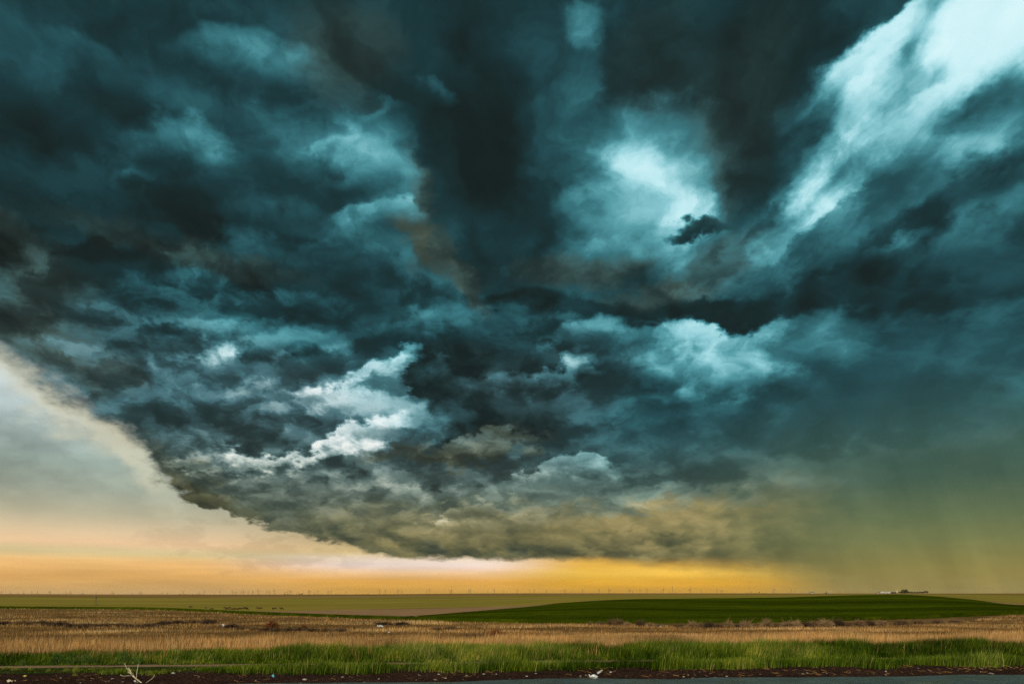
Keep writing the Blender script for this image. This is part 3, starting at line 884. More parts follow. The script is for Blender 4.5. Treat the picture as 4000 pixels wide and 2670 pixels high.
keep = RNG.uniform(0, 1, n) < np.clip(0.15 + 1.2 * d, 0, 1)
X, Y, e, d = X[keep], Y[keep], e[keep], d[keep]
zz = relief(X, Y) * np.clip((e - Y) / 6, 0, 1)
blades('stubble', M['straw'], X, Y, zz, RNG.uniform(0.06, 0.17, len(X)) * (0.5 + 0.9 * d), RNG.uniform(0.008, 0.014, len(X)) * Y / 34, np.clip(0.36 + (d - 0.5) * 1.6 + RNG.normal(0, 0.2, len(X)), 0, 1), 0.2, (0.06, 0))
# wheat blades along the near side of the green field
n = 90000
xx = RNG.uniform(-150, 4150, n)
e = smooth_interp(xx, XS, _e); e1 = smooth_interp(xx, XS, ROWS[1][1])
t = RNG.uniform(0, 1, n) ** 1.6
Y = 1 / (1 / e * (1 - t) + 1 / e1 * t)
X = (xx - XC) / FPX * Y
y1 = smooth_interp(xx, XS, ROWS[1][2])
py = (YH + CAM_H * FPX / e) * (1 - t) + y1 * t
Z = CAM_H - (py - YH) / FPX * Y
blades('wheat_blades', M['wheat'], X, Y, Z + 0.8 * WHEAT_H * (1 - t) - 0.16, RNG.uniform(0.18, 0.30, n), RNG.uniform(0.008, 0.014, n) * Y / 45, RNG.uniform(0, 1, n) * 0.8 + 0.2 * fbm(X * 0.2, Y * 0.2, 3, 81), 0.3, (0.08, 0))

# ------------------------------------------------------------------ object materials
def obj_tint(stops, rough=0.85, spec=0.2, name='tinted'):
    """plain colour that varies a little from object to object and over the surface"""
    def fn(g):
        r = g.new('ShaderNodeObjectInfo').outputs['Random']
        n = g.noise(g.new('ShaderNodeTexCoord').outputs['Object'], 6.0, 4, 0.6, dims='3D')
        return g.ramp(g.mad(r, 0.55, g.mul(n, 0.45)), stops)
    return pbr(name, fn, rough, spec=spec)


M['twig'] = obj_tint([(0.15, srgb(78, 58, 42)), (0.5, srgb(124, 96, 66)), (0.85, srgb(164, 132, 92))], name='dry_twigs')
M['dark_twig'] = obj_tint([(0.15, srgb(58, 44, 32)), (0.5, srgb(84, 64, 44)), (0.85, srgb(112, 86, 56))], name='dark_dry_weeds')
M['rust_twig'] = obj_tint([(0.15, srgb(104, 62, 30)), (0.6, srgb(146, 92, 48))], name='rusty_weeds')
M['pale_twig'] = obj_tint([(0.2, srgb(140, 120, 60)), (0.8, srgb(176, 150, 84))], name='pale_tumbleweed')
M['weed'] = obj_tint([(0.15, srgb(46, 74, 20)), (0.5, srgb(70, 100, 28)), (0.85, srgb(100, 126, 42))], name='weed_leaves')
M['yellow_weed'] = obj_tint([(0.15, srgb(104, 112, 28)), (0.8, srgb(146, 146, 48))], name='yellow_green_weed')
M['stem'] = obj_tint([(0.2, srgb(84, 84, 40)), (0.8, srgb(122, 112, 62))], name='weed_stems')
M['leaf'] = obj_tint([(0.2, srgb(34, 40, 22)), (0.5, srgb(48, 54, 30)), (0.8, srgb(64, 68, 38))], name='far_tree_leaves')
M['bark'] = obj_tint([(0.2, srgb(58, 46, 36)), (0.8, srgb(84, 68, 52))], name='bark')
M['turbine'] = obj_tint([(0.2, srgb(66, 54, 42)), (0.8, srgb(84, 70, 56))], 0.5, 0.4, name='turbine_backlit_tone')  # white turbines seen backlit: their shade is put into this dark base colour
M['cow'] = obj_tint([(0.1, srgb(34, 24, 18)), (0.5, srgb(62, 42, 30)), (0.9, srgb(92, 62, 42))], name='cow_hide')
M['galv'] = obj_tint([(0.2, srgb(62, 60, 54)), (0.8, srgb(88, 86, 78))], 0.5, 0.5, name='weathered_steel')
M['deadwood'] = pbr('bleached_wood', mottled(40, [(0.3, srgb(150, 132, 100)), (0.55, srgb(206, 190, 152)), (0.75, srgb(226, 214, 180))], stretch=(1, 1, 0.2)), 0.8)
M['plastic'] = pbr('clear_plastic', mottled(30, [(0.3, srgb(170, 172, 166)), (0.7, srgb(226, 226, 220))]), 0.35, spec=0.5)
M['white_plastic'] = pbr('white_plastic', mottled(30, [(0.3, srgb(150, 148, 140)), (0.7, srgb(204, 204, 196))]), 0.4, spec=0.5)
M['blue_plastic'] = pbr('blue_plastic', mottled(30, [(0.3, srgb(70, 150, 160)), (0.7, srgb(110, 190, 196))]), 0.4, spec=0.5)
M['yellow_scrap'] = pbr('yellow_scrap', mottled(30, [(0.3, srgb(190, 170, 70)), (0.7, srgb(220, 206, 120))]), 0.6)
M['stone'] = obj_tint([(0.2, srgb(104, 92, 80)), (0.5, srgb(146, 132, 116)), (0.85, srgb(196, 184, 166))], name='pale_stone')
M['barn_wall'] = obj_tint([(0.2, srgb(176, 170, 156)), (0.8, srgb(206, 202, 190))], name='pale_siding')
M['roof_white'] = obj_tint([(0.2, srgb(206, 204, 196)), (0.8, srgb(228, 226, 220))], 0.4, 0.5, name='white_metal_roof')
M['roof_dark'] = obj_tint([(0.2, srgb(62, 58, 54)), (0.8, srgb(84, 78, 72))], 0.7, name='dark_roof')
M['door'] = obj_tint([(0.2, srgb(70, 66, 58)), (0.8, srgb(92, 86, 76))], name='dark_door')
M['glass'] = pbr('window_glass', srgb(40, 48, 50), 0.1, spec=0.6)
ml, g_ = material('lamp_glow')
em = g_.new('ShaderNodeEmission'); em.inputs[0].default_value = srgb(255, 250, 226); em.inputs[1].default_value = 9.0
finish(g_, em.outputs[0]); M['lamp'] = ml
ml, g_ = material('lit_window')
em = g_.new('ShaderNodeEmission'); em.inputs[0].default_value = srgb(255, 232, 200); em.inputs[1].default_value = 2.5
finish(g_, em.outputs[0]); M['lit_window'] = ml


def thing(name, loc, label, cat, group=None, rz=0.0):
    return tag(empty(name, loc, rz), label, cat, group)


def far_point(x, y, Y):
    return Vector(((x - XC) / FPX * Y, Y, CAM_H - (y - YH) / FPX * Y))


# ------------------------------------------------------------------ wind turbines on the plain beyond the ridge
m_ = MB(); m_.tube([(0, 0, 0), (0, 0, 40), (0, 0, 79)], [2.9, 2.3, 1.6], 10); TOWER = m_.mesh('tower', True)
m_ = MB(); m_.box((0, 1.6, 0.6), (3.6, 9.5, 3.8)); NAC = m_.mesh('nacelle')
m_ = MB(); m_.tube([(0, -2.6, 0.5), (0, -4.2, 0.5), (0, -5.4, 0.5)], [1.9, 1.7, 0.4], 10); HUB = m_.mesh('hub', True)
bv = []
for k, (r, ch, th) in enumerate(((1.2, 1.7, 1.5), (6, 3.3, 1.1), (14, 2.9, 0.8), (28, 2.0, 0.5), (40, 0.7, 0.2))):
    bv.append([(-ch * 0.35, -4.2, 0.5 + r), (0, -4.2 - th / 2, 0.5 + r), (ch * 0.65, -4.2, 0.5 + r), (0, -4.2 + th / 2, 0.5 + r)])
m_ = MB()
m_.add([v for r in bv for v in r], [(i * 4 + k, i * 4 + (k + 1) % 4, i * 4 + 4 + (k + 1) % 4, i * 4 + 4 + k) for i in range(4) for k in range(4)] + [(3, 2, 1, 0), (16, 17, 18, 19)])
BLADE = m_.mesh('blade')

TURB = [(6, 2312, 8), (41, 2314, 9), (70, 2313, 7), (92, 2314, 9), (124, 2311, 8), (147, 2312, 10), (193, 2311, 8), (197, 2310, 8), (259, 2313, 7),
        (275, 2312, 9), (323, 2314, 9), (379, 2312, 6), (438, 2313, 8), (444, 2313, 7), (517, 2315, 6), (547, 2312, 9), (554, 2314, 7),
        (634, 2313, 7), (654, 2315, 7), (716, 2309, 8), (779, 2314, 7), (798, 2308, 9), (837, 2314, 6), (859, 2308, 9), (907, 2306, 9), (917, 2312, 6), (923, 2310, 8),
        (942, 2311, 7), (951, 2308, 9), (970, 2312, 6), (987, 2309, 8), (1008, 2305, 10), (1043, 2310, 8), (1052, 2308, 8), (1071, 2304, 10), (1114, 2312, 6), (1121, 2310, 8),
        (1132, 2307, 9), (1137, 2308, 8), (1164, 2313, 6), (1206, 2307, 9), (1211, 2308, 9), (1226, 2311, 7), (1241, 2308, 9), (1282, 2309, 8), (1293, 2308, 9),
        (1351, 2311, 7), (1482, 2304, 9), (1506, 2305, 8), (1555, 2304, 11), (1570, 2306, 8), (1668, 2306, 8), (1678, 2301, 9), (1758, 2306, 8), (1764, 2303, 11), (1831, 2305, 8), (1837, 2302, 9),
        (1905, 2308, 8), (1931, 2303, 9), (1968, 2305, 6), (2021, 2302, 9), (2070, 2304, 6), (2087, 2302, 7), (2134, 2305, 9), (2206, 2304, 9), (2275, 2303, 8), (2340, 2301, 11), (2380, 2302, 11),
        (2459, 2303, 9), (2471, 2308, 7), (2500, 2302, 7), (2527, 2300, 8), (2562, 2311, 6), (2582, 2308, 6), (2591, 2300, 9), (2615, 2302, 7), (2638, 2310, 6), (2695, 2301, 11), (2739, 2303, 9),
        (2800, 2300, 7), (2815, 2308, 6), (2821, 2304, 10), (3018, 2307, 7), (3024, 2299, 8), (3090, 2304, 7), (3271, 2307, 6), (3281, 2308, 6)]
SECT = [(600, 'over the wind pump pasture'), (1400, 'over the cattle pasture'), (2000, 'over the bare brown strip'), (2560, 'over the rising edge of the green wheat'),
        (2720, 'beside the lattice radio mast'), (2960, 'between radio mast and pointed trees'), (9999, 'between pointed trees and lone house')]
for i, (x, y, bl) in enumerate(TURB):
    where = next(w for lim, w in SECT if x < lim)
    Y = 40.0 * FPX / (bl * 1.12)
    hub = far_point(x, y, Y)
    t = thing('wind_turbine', (hub.x, hub.y, hub.z - 80), 'slender three-bladed wind turbine on the skyline ' + where, 'wind turbine', 'wind turbines ' + where, rz=-0.25 + 0.5 * random.random() + (math.pi / 2 if 600 < x and i % 3 == 0 else 0) * 0.8)
    obj('tower', TOWER, M['turbine'], t)
    n_ = obj('nacelle', NAC, M['turbine'], t, (0, 0, 80))
    obj('hub', HUB, M['turbine'], t, (0, 0, 80))
    a0 = random.uniform(-0.25, 0.25) if random.random() < 0.7 else random.uniform(0, 2)
    for k in range(3):
        b = obj('blade', BLADE, M['turbine'], t, (0, 0, 80.5))
        b.rotation_euler = (0, a0 + k * 2 * math.pi / 3, 0)
        b.location = (0, 0, 80.5)
        b.delta_location = (-0.5 * math.sin(a0 + k * 2 * math.pi / 3), 0, -0.5 * math.cos(a0 + k * 2 * math.pi / 3))

# lattice radio mast among the turbines
p = far_point(2626, 2316, 5000)
t = thing('radio_mast', (p.x, p.y, -30), 'thin lattice radio mast with dish drums among the wind turbines', 'mast')
HM = 84.0
for k in range(3):
    a = k * 2 * math.pi / 3
    m_ = MB(); m_.tube([(1.6 * math.cos(a), 1.6 * math.sin(a), 0), (1.0 * math.cos(a), 1.0 * math.sin(a), HM)], 0.22, 5); m_.build('leg', M['galv'], t)
m_ = MB()
for s in range(20):
    z0, z1 = HM * s / 20, HM * (s + 1) / 20
    for k in range(3):
        a, b = k * 2 * math.pi / 3, (k + 1) * 2 * math.pi / 3
        r0, r1 = 1.6 - 0.6 * s / 20, 1.6 - 0.6 * (s + 1) / 20
        m_.tube([(r0 * math.cos(a), r0 * math.sin(a), z0), (r1 * math.cos(b), r1 * math.sin(b), z1)], 0.12, 4)
m_.build('bracing', M['galv'], t)
for zz_, rr in ((HM - 2, 2.4), (HM - 11, 2.2)):
    m_ = MB(); m_.tube([(0, -2.4, zz_), (0, -1.2, zz_), (0, -1.0, zz_)], [rr, rr * 0.8, 0.3], 12); m_.build('drum', M['galv'], t)

# second thin mast near the far house
p = far_point(3160, 2316, 2260)
t = thing('antenna_pole', (p.x, p.y, ground_z(p.x, p.y)), 'bare thin antenna pole beside the dark-roofed far house', 'pole')
m_ = MB(); m_.tube([(0, 0, 0), (0, 0, 18)], [0.18, 0.10], 6); m_.build('shaft', M['galv'], t)
m_ = MB()
for zz_ in (15.5, 17):
    m_.tube([(-0.9, 0, zz_), (0.9, 0, zz_)], 0.06, 4)
m_.build('antenna_arm', M['galv'], t)

# ------------------------------------------------------------------ farm wind pump in the pasture
p = from_pixel(375, 2363)
t = thing('wind_pump', p, 'old steel wind pump with round fan and tail vane in the pasture', 'windmill', rz=0.25)
s_ = 10.2
for sx, sy in ((-1, -1), (1, -1), (1, 1), (-1, 1)):
    m_ = MB(); m_.tube([(sx * 1.15, sy * 1.15, 0), (sx * 0.14, sy * 0.14, s_ - 1.2)], 0.07, 5); m_.build('leg', M['galv'], t)
m_ = MB()
for q in range(5):
    z0, z1 = (s_ - 1.2) * q / 5, (s_ - 1.2) * (q + 1) / 5
    r0, r1 = 1.15 - 1.0 * q / 5, 1.15 - 1.0 * (q + 1) / 5
    cs = ((-1, -1), (1, -1), (1, 1), (-1, 1))
    for k in range(4):
        a, b = cs[k], cs[(k + 1) % 4]
        m_.tube([(a[0] * r0, a[1] * r0, z0), (b[0] * r1, b[1] * r1, z1)], 0.035, 4)
        m_.tube([(a[0] * r1, a[1] * r1, z1), (b[0] * r1, b[1] * r1, z1)], 0.035, 4)
m_.build('bracing', M['galv'], t)
m_ = MB(); m_.tube([(0, -0.7, s_ - 1.1), (0, 0.4, s_ - 1.1)], 0.16, 8); m_.tube([(0, 0, s_ - 1.6), (0, 0, s_ - 0.9)], 0.12, 6); m_.build('gearbox', M['galv'], t)
fan = MB()
for k in range(18):
    a = k * 2 * math.pi / 18; b = a + 0.24
    fan.add([(0.45 * math.sin(a), -0.72, s_ - 1.1 + 0.45 * math.cos(a)), (0.45 * math.sin(b), -0.62, s_ - 1.1 + 0.45 * math.cos(b)),
             (1.35 * math.sin(b), -0.58, s_ - 1.1 + 1.35 * math.cos(b)), (1.35 * math.sin(a), -0.76, s_ - 1.1 + 1.35 * math.cos(a))], [(0, 1, 2, 3)])
f_ = fan.build('fan_wheel', M['galv'], t)
rim = MB(); ring = [(1.38 * math.sin(k * math.pi / 12), -0.67, s_ - 1.1 + 1.38 * math.cos(k * math.pi / 12)) for k in range(25)]
rim.tube(ring, 0.03, 4); rim.build('rim', M['galv'], f_)
m_ = MB(); m_.tube([(0, 0.4, s_ - 1.1), (-1.4, 1.4, s_ - 1.0)], 0.04, 4); m_.add([(-1.1, 1.2, s_ - 1.35), (-2.4, 2.0, s_ - 1.6), (-2.4, 2.0, s_ - 0.5), (-1.1, 1.2, s_ - 0.75)], [(0, 1, 2, 3)]); m_.build('tail_vane', M['galv'], t)


# ------------------------------------------------------------------ cattle
def cow_mesh(head_down):
    V = [(-1.0, 0, 1.12), (-0.55, 0, 1.10), (0.0, 0, 1.05), (0.55, 0, 1.12)]        # rump .. withers
    R = [0.26, 0.36, 0.40, 0.36]
    E = [(0, 1), (1, 2), (2, 3)]

    def chain(start, pts, rads):
        prev = start
        for q, r in zip(pts, rads):
            V.append(q); R.append(r); E.append((prev, len(V) - 1)); prev = len(V) - 1
        return prev
    if head_down:
        chain(3, [(0.95, 0, 0.95), (1.15, 0, 0.55), (1.30, 0, 0.22), (1.36, 0, 0.08)], [0.22, 0.16, 0.15, 0.09])
    else:
        chain(3, [(0.92, 0, 1.30), (1.15, 0, 1.42), (1.42, 0, 1.30), (1.55, 0, 1.22)], [0.22, 0.17, 0.14, 0.09])
    for sy in (-1, 1):
        chain(3, [(0.55, sy * 0.22, 0.70), (0.58, sy * 0.21, 0.36), (0.55, sy * 0.21, 0.04)], [0.13, 0.075, 0.06])
        chain(0, [(-0.92, sy * 0.22, 0.78), (-1.06, sy * 0.21, 0.42), (-0.98, sy * 0.21, 0.04)], [0.16, 0.08, 0.06])
    chain(0, [(-1.24, 0, 0.95), (-1.28, 0, 0.50)], [0.05, 0.04])
    me = bpy.data.meshes.new('cow_body'); me.from_pydata(V, E, []); me.update()
    o = bpy.data.objects.new('tmp_cow', me); col.objects.link(o)
    sk = o.modifiers.new('skin', 'SKIN')
    for i, sv in enumerate(me.skin_vertices[0].data):
        sv.radius = (R[i] * 0.85, R[i]); sv.use_root = (i == 1)
    ss = o.modifiers.new('sub', 'SUBSURF'); ss.levels = 1; ss.render_levels = 1
    dg = bpy.context.evaluated_depsgraph_get()
    out = bpy.data.meshes.new_from_object(o.evaluated_get(dg))
    bpy.data.objects.remove(o, do_unlink=True)
    out.name = 'cow'
    out.materials.clear(); out.materials.append(M['cow'])
    return out


COWS = [cow_mesh(True), cow_mesh(False)]
COW_PX = [(742, 2371), (747, 2372), (804, 2375), (827, 2381), (879, 2376), (885, 2376), (897, 2375), (888, 2382), (906, 2382), (915, 2381), (926, 2381), (934, 2381), (948, 2380), (956, 2375),
          (963, 2377), (964, 2382), (987, 2384), (1004, 2375), (1009, 2378), (1015, 2376), (1020, 2377), (1012, 2382), (1020, 2382), (1055, 2383), (1068, 2379), (1073, 2380), (1078, 2384), (1089, 2383),
          (1096, 2376), (1102, 2380), (1106, 2381), (1111, 2384), (1158, 2383), (1163, 2383), (1227, 2381), (1231, 2381), (1248, 2378), (1254, 2379), (1261, 2378), (1280, 2378), (1311, 2378), (1316, 2379), (1321, 2378), (1328, 2379), (1391, 2378)]
for i, (x, y) in enumerate(COW_PX):
    q = from_pixel(x, y, 430)
    o = obj('cow', COWS[0 if i % 3 else 1], None, None, q)
    o.rotation_euler = (0, 0, random.choice((0, math.pi)) + random.uniform(-0.5, 0.5))
    s_ = random.uniform(0.92, 1.1); o.scale = (s_, s_, s_)
    where = 'among the few strays nearest the wind pump' if x < 850 else 'in the dense middle of the herd' if x < 1130 else 'in the loose string beside the bare brown strip'
    tag(o, 'dark brown cow on the olive pasture ' + where, 'cow', 'cattle ' + where)


# ------------------------------------------------------------------ far trees, hedges and farm buildings
def leaf_cloud(n, size, fn, seed):
    """n small bent leaves spread through a volume; fn(rng) -> point"""
    r = np.random.default_rng(seed)
    P = np.array([fn(r) for _ in range(n)])
    u = r.normal(size=(n, 3)); u /= np.linalg.norm(u, axis=1)[:, None]
    v = np.cross(u, r.normal(size=(n, 3))); v /= np.linalg.norm(v, axis=1)[:, None]
    s = size * r.uniform(0.6, 1.3, n)[:, None]
    V = np.stack([P - u * s, P + v * s * 0.55, P + u * s, P - v * s * 0.55], 1).reshape(-1, 3)
    F = np.arange(n * 4).reshape(n, 4)
    return mesh_np('foliage', V, F)


def crown_fn(kind):
    lobes = {'round': [(0, 0, .62, .34), (-.22, .05, .5, .26), (.24, -.06, .52, .27), (.05, .1, .8, .22), (-.1, -.1, .36, .24)],
             'cone': [(0, 0, .28, .30), (0, 0, .48, .24), (0, 0, .66, .17), (0, 0, .84, .10), (0, 0, .96, .05)],
             'low': [(0, 0, .42, .36), (-.34, 0, .34, .26), (.36, .04, .38, .28), (.1, .1, .6, .24)]}[kind]

    def fn(r):
        lx, ly, lz, lr = lobes[r.integers(len(lobes))]
        d = r.normal(size=3); d /= np.linalg.norm(d)
        d *= lr * (0.55 + 0.5 * r.random())
        return (lx + d[0], ly + d[1], max(0.02, lz + d[2]))
    return fn


CROWN = {k: [leaf_cloud(420, 0.055, crown_fn(k), 10 * i + len(k)) for i in range(3)] for k in ('round', 'cone', 'low')}
for k in CROWN:
    for me in CROWN[k]: me.materials.append(M['leaf'])
m_ = MB(); m_.tube([(0, 0, -0.02), (0.01, 0, 0.3), (0, 0.01, 0.6)], [0.05, 0.035, 0.015], 6)
m_.tube([(0.01, 0, 0.25), (0.16, 0.03, 0.5)], [0.022, 0.008], 5); m_.tube([(0.01, 0, 0.3), (-0.15, -0.04, 0.52)], [0.02, 0.008], 5)
TRUNK = m_.mesh('trunk', True); TRUNK.materials.append(M['bark'])


def tree(x, Y, h, kind, label, group=None, wide=1.0, name='tree'):
    X = (x - XC) / FPX * Y
    t = thing(name, (X, Y, ground_z(X, Y) - 0.05), label, 'tree' if name == 'tree' else 'bush', group, rz=random.uniform(0, 6.28))
    c = obj('crown', CROWN[kind][random.randrange(3)], None, t); c.scale = (h * wide, h * wide, h)
    k = obj('trunk', TRUNK, None, t); k.scale = (h, h, h)
    return t


RY = 2270
for i, x in enumerate((3524, 3531, 3538, 3544)):
    tree(x, RY + 4 * i, (12.0, 14.2, 14.6, 11.5)[i], 'round', 'tall dark tree standing above the farm hedge near the yard lamp', 'tall trees at the far farm')
for i, x in enumerate(range(3514, 3612, 7)):
    tree(x, RY - 6 + random.uniform(-3, 3), random.uniform(7.0, 8.6), 'low', 'low dark tree in the farm windbreak hedge', 'windbreak trees at the far farm', 1.25)
for x, h in ((3612, 9.0), (3618, 9.6), (3623, 8.2)):
    tree(x, RY, h, 'round', 'rounded tree at the open end of the farm windbreak', 'end trees of the windbreak', 1.0)
tree(2933, RY, 6.8, 'cone', 'dark pointed tree on the skyline beside the low shrubs, the narrower one', None, 0.75)
tree(2966, RY, 6.6, 'cone', 'dark pointed tree on the skyline beside the low shrubs, the broader one', None, 0.95)
for x in (2918, 2926, 2941, 2948, 2953, 2960, 2974, 2983, 2992):
    tree(x, RY + 5, random.uniform(1.6, 2.6), 'low', 'low grey shrub around the two pointed skyline trees', 'shrubs by the pointed trees', 1.3, 'bush')
for x, h in ((703, 2.6), (706, 2.0), (712, 1.6), (722, 2.2), (727, 1.8), (733, 2.0), (739, 1.7), (745, 1.4), (752, 1.8), (759, 1.2), (768, 2.2), (774, 1.7), (783, 1.6), (791, 1.9)):
    tree(x, RY, h * 1.25, 'low', 'tiny bush on the ridge line above the wind pump pasture', 'bushes on the ridge', 1.3, 'bush')
for x, h in ((1111, 3.2), (1114, 2.4), (1124, 2.8), (1127, 2.2)):
    tree(x, RY, h * 1.1, 'low', 'small dark bush on the skyline above the cattle', 'bushes above the cattle', 1.2, 'bush')
for x in (1170, 1174, 1178, 1182):
    tree(x, RY, 3.4 if x < 1180 else 4.6, 'round', 'tree of the small skyline copse above the cattle', 'small skyline copse', 1.3)
for x in (1394, 1400, 1406, 1413, 1420, 1427, 1433, 1438):
    tree(x, RY, random.uniform(1.2, 1.9) if x < 1436 else 2.8, 'low', 'bush in the faint low tree line on the far ridge', 'faint ridge tree line', 1.4, 'bush')


def gable(name, x, Y, w, d, h, rh, label, wall='barn_wall', roof='roof_white', rz=0.1, door=True, windows=(), lit=None):
    X = (x - XC) / FPX * Y
    t = thing(name, (X, Y, ground_z(X, Y) - 0.1), label, name.split('_')[-1], rz=rz)
    m = MB(); a, b = w / 2, d / 2
    m.add([(-a, -b, 0), (a, -b, 0), (a, b, 0), (-a, b, 0), (-a, -b, h), (a, -b, h), (a, b, h), (-a, b, h), (-a, 0, h + rh), (a, 0, h + rh)],
          [(0, 1, 5, 4), (1, 2, 6, 9, 5), (2, 3, 7, 6), (3, 0, 4, 8, 7)])
    m.build('wall', M[wall], t)
    m = MB()
    for sy in (-1, 1):
        o_ = 0.35
        m.add([(-a - o_, sy * (b + o_), h - 0.12), (a + o_, sy * (b + o_), h - 0.12), (a + o_, 0, h + rh + 0.12), (-a - o_, 0, h + rh + 0.12),
               (-a - o_, sy * (b + o_), h + 0.06), (a + o_, sy * (b + o_), h + 0.06), (a + o_, 0, h + rh + 0.30), (-a - o_, 0, h + rh + 0.30)],
              [(0, 1, 2, 3), (4, 5, 6, 7), (0, 1, 5, 4), (1, 2, 6, 5), (2, 3, 7, 6), (3, 0, 4, 7)])
    m.build('roof', M[roof], t)
    if door:
        m = MB(); m.box((w * 0.22, -b - 0.04, min(h, 3.2) * 0.42), (min(3.0, w * 0.25), 0.07, min(h, 3.2) * 0.84)); m.build('door', M['door'], t)
    for i, wx in enumerate(windows):
        m = MB(); m.box((wx, -b - 0.04, h * 0.6), (1.3, 0.07, 1.2)); wn = m.build('window', M['door'], t)
        m = MB(); m.box((wx, -b - 0.09, h * 0.6), (1.1, 0.04, 1.0)); m.build('pane', M['lit_window'] if lit == i else M['glass'], wn)
    return t


gable('white_shed', 3446, RY, 12, 9, 3.4, 1.6, 'long pale shed with white roof at the far farm')
gable('machine_shed', 3464, RY + 12, 8, 9, 3.8, 1.8, 'shorter pale shed with white gable roof at the far farm', rz=0.5)
gable('farm_shed', 3473, RY - 6, 7, 8, 3.0, 1.4, 'small bright white shed nearest the yard lamp', rz=-0.2)
gable('dark_shed', 3490, RY + 10, 15, 9, 3.2, 1.6, 'dark-roofed low shed between white sheds and yard lamp', 'door', 'roof_dark')
gable('farm_house', 3431, RY, 6, 7, 3.2, 1.8, 'little farm house with dark roof at the end of the sheds', 'barn_wall', 'roof_dark', windows=(-1.8,))
tree(3421, RY, 3.0, 'low', 'small bush beside the little farm house', None, 1.3, 'bush')
tree(3426, RY + 4, 3.6, 'round', 'round tree shading the little farm house', None, 1.1)
gable('lone_house', 3172, RY, 12, 8, 3.0, 1.8, 'lone dark-roofed house with a lit window beside the antenna pole', 'barn_wall', 'roof_dark', windows=(2.4, -3.6), lit=0)
tree(3162, RY, 3.2, 'low', 'low bush by the lone house with the lit window', None, 1.4, 'bush')
# round-topped metal shed
X = (3232 - XC) / FPX * RY
t = thing('quonset_shed', (X, RY, ground_z(X, RY) - 0.1), 'round-topped metal shed standing alone on the far ridge', 'shed', rz=0.15)
m_ = MB(); arc = [(5.2 * math.cos(math.pi * k / 12), 3.6 * math.sin(math.pi * k / 12)) for k in range(13)]
m_.add([(ax, -6, az) for ax, az in arc] + [(ax, 6, az) for ax, az in arc], [(k, k + 1, k + 14, k + 13) for k in range(12)])
m_.build('shell', M['galv'], t, True)
m_ = MB(); m_.add([(ax, -5.95, az) for ax, az in arc], [tuple(range(13))]); m_.build('end_wall', M['barn_wall'], t)
m_ = MB(); m_.box((0, -6.03, 1.3), (2.8, 0.08, 2.6)); m_.build('door', M['door'], t)
# yard lamp, lit
X = (3503 - XC) / FPX * RY
t = thing('yard_lamp', (X, RY, ground_z(X, RY)), 'lit white yard lamp on a pole beside the windbreak', 'lamp')
m_ = MB(); m_.tube([(0, 0, 0), (0, 0, 6.1), (0, -0.9, 6.5)], [0.14, 0.1, 0.07], 6); m_.build('pole', M['galv'], t)
m_ = MB(); m_.tube([(0, -0.9, 6.6), (0, -0.9, 6.45), (0, -0.9, 6.3)], [0.25, 0.5, 0.55], 10); m_.build('shade', M['galv'], t)
m_ = MB(); m_.tube([(0, -0.9, 6.28), (0, -0.9, 6.0), (0, -0.9, 5.62), (0, -0.9, 5.5)], [0.3, 0.5, 0.42, 0.12], 10); m_.build('bulb', M['lamp'], t, True)


# ------------------------------------------------------------------ tumbleweeds, weeds and bushes
def twig_ball(n, seed, flat=0.8, thick=0.017, upward=0.2):
    """tangle of thin curved twigs growing from one root, about 1 m across"""
    r = np.random.default_rng(seed)
    V, F = [], []
    for _ in range(n):
        d = r.normal(size=3); d[2] = abs(d[2]) * flat + upward * r.random(); d /= np.linalg.norm(d)
        L_ = 0.5 * r.uniform(0.6, 1.08)
        side = np.cross(d, r.normal(size=3)); side /= np.linalg.norm(side)
        w = np.cross(d, side) * thick
        p0 = d * L_ * r.uniform(0.05, 0.5) * np.array([1, 1, flat]); p1 = d * L_ * 0.65 + side * L_ * 0.15 * r.normal(); p2 = d * L_ + side * L_ * 0.5 * r.normal()
        for q in (p0, p1, p2): q[2] = max(q[2] * flat, 0.0)
        b = len(V)
        V += [p0 - w, p0 + w, p1 + w * .8, p1 - w * .8, p2]
        F += [(b, b + 1, b + 2), (b, b + 2, b + 3), (b + 3, b + 2, b + 4)]
    return mesh_np('twigs', np.array(V), np.array(F))


def leafy(n, seed, shape='bush'):
    r = np.random.default_rng(seed)
    def fn(q):
        d = q.normal(size=3); d /= np.linalg.norm(d); d[2] = abs(d[2])
        k = q.uniform(0.35, 1.0) ** 0.6 * 0.5
        lump = 0.8 + 0.35 * math.sin(3 * math.atan2(d[1], d[0]) + seed) * (1 - d[2])
        return d * k * lump * (np.array([1, 1, 1.5]) if shape == 'bush' else np.array([0.55, 0.55, 2.0]))
    return leaf_cloud(n, 0.030, fn, seed)


def stems(seed, shape='bush'):
    r = random.Random(seed); m = MB()
    for _ in range(9):
        a = r.uniform(0, 6.28); k = r.uniform(0.15, 0.4); h = r.uniform(0.4, 0.7) if shape == 'bush' else r.uniform(0.7, 0.95)
        m.tube([(0, 0, -0.02), (0.5 * k * math.cos(a), 0.5 * k * math.sin(a), h * 0.55), (k * math.cos(a), k * math.sin(a), h)], [0.012, 0.008, 0.003], 4)
    return m.mesh('stems')


TW = [twig_ball(520, s) for s in (1, 2, 3, 4)]
TWL = [twig_ball(560, s, 0.5, 0.016, 0.05) for s in (5, 6, 7)]
LF = [leafy(700, s) for s in (11, 12, 13)] + [leafy(600, s, 'tall') for s in (14, 15)]
ST = [stems(s) for s in (21, 22, 23)] + [stems(s, 'tall') for s in (24, 25)]


def with_mat(o, mat):
    """own material on an object whose mesh is shared"""
    if not o.data.materials: o.data.materials.append(mat)
    o.material_slots[0].link = 'OBJECT'; o.material_slots[0].material = mat
    return o


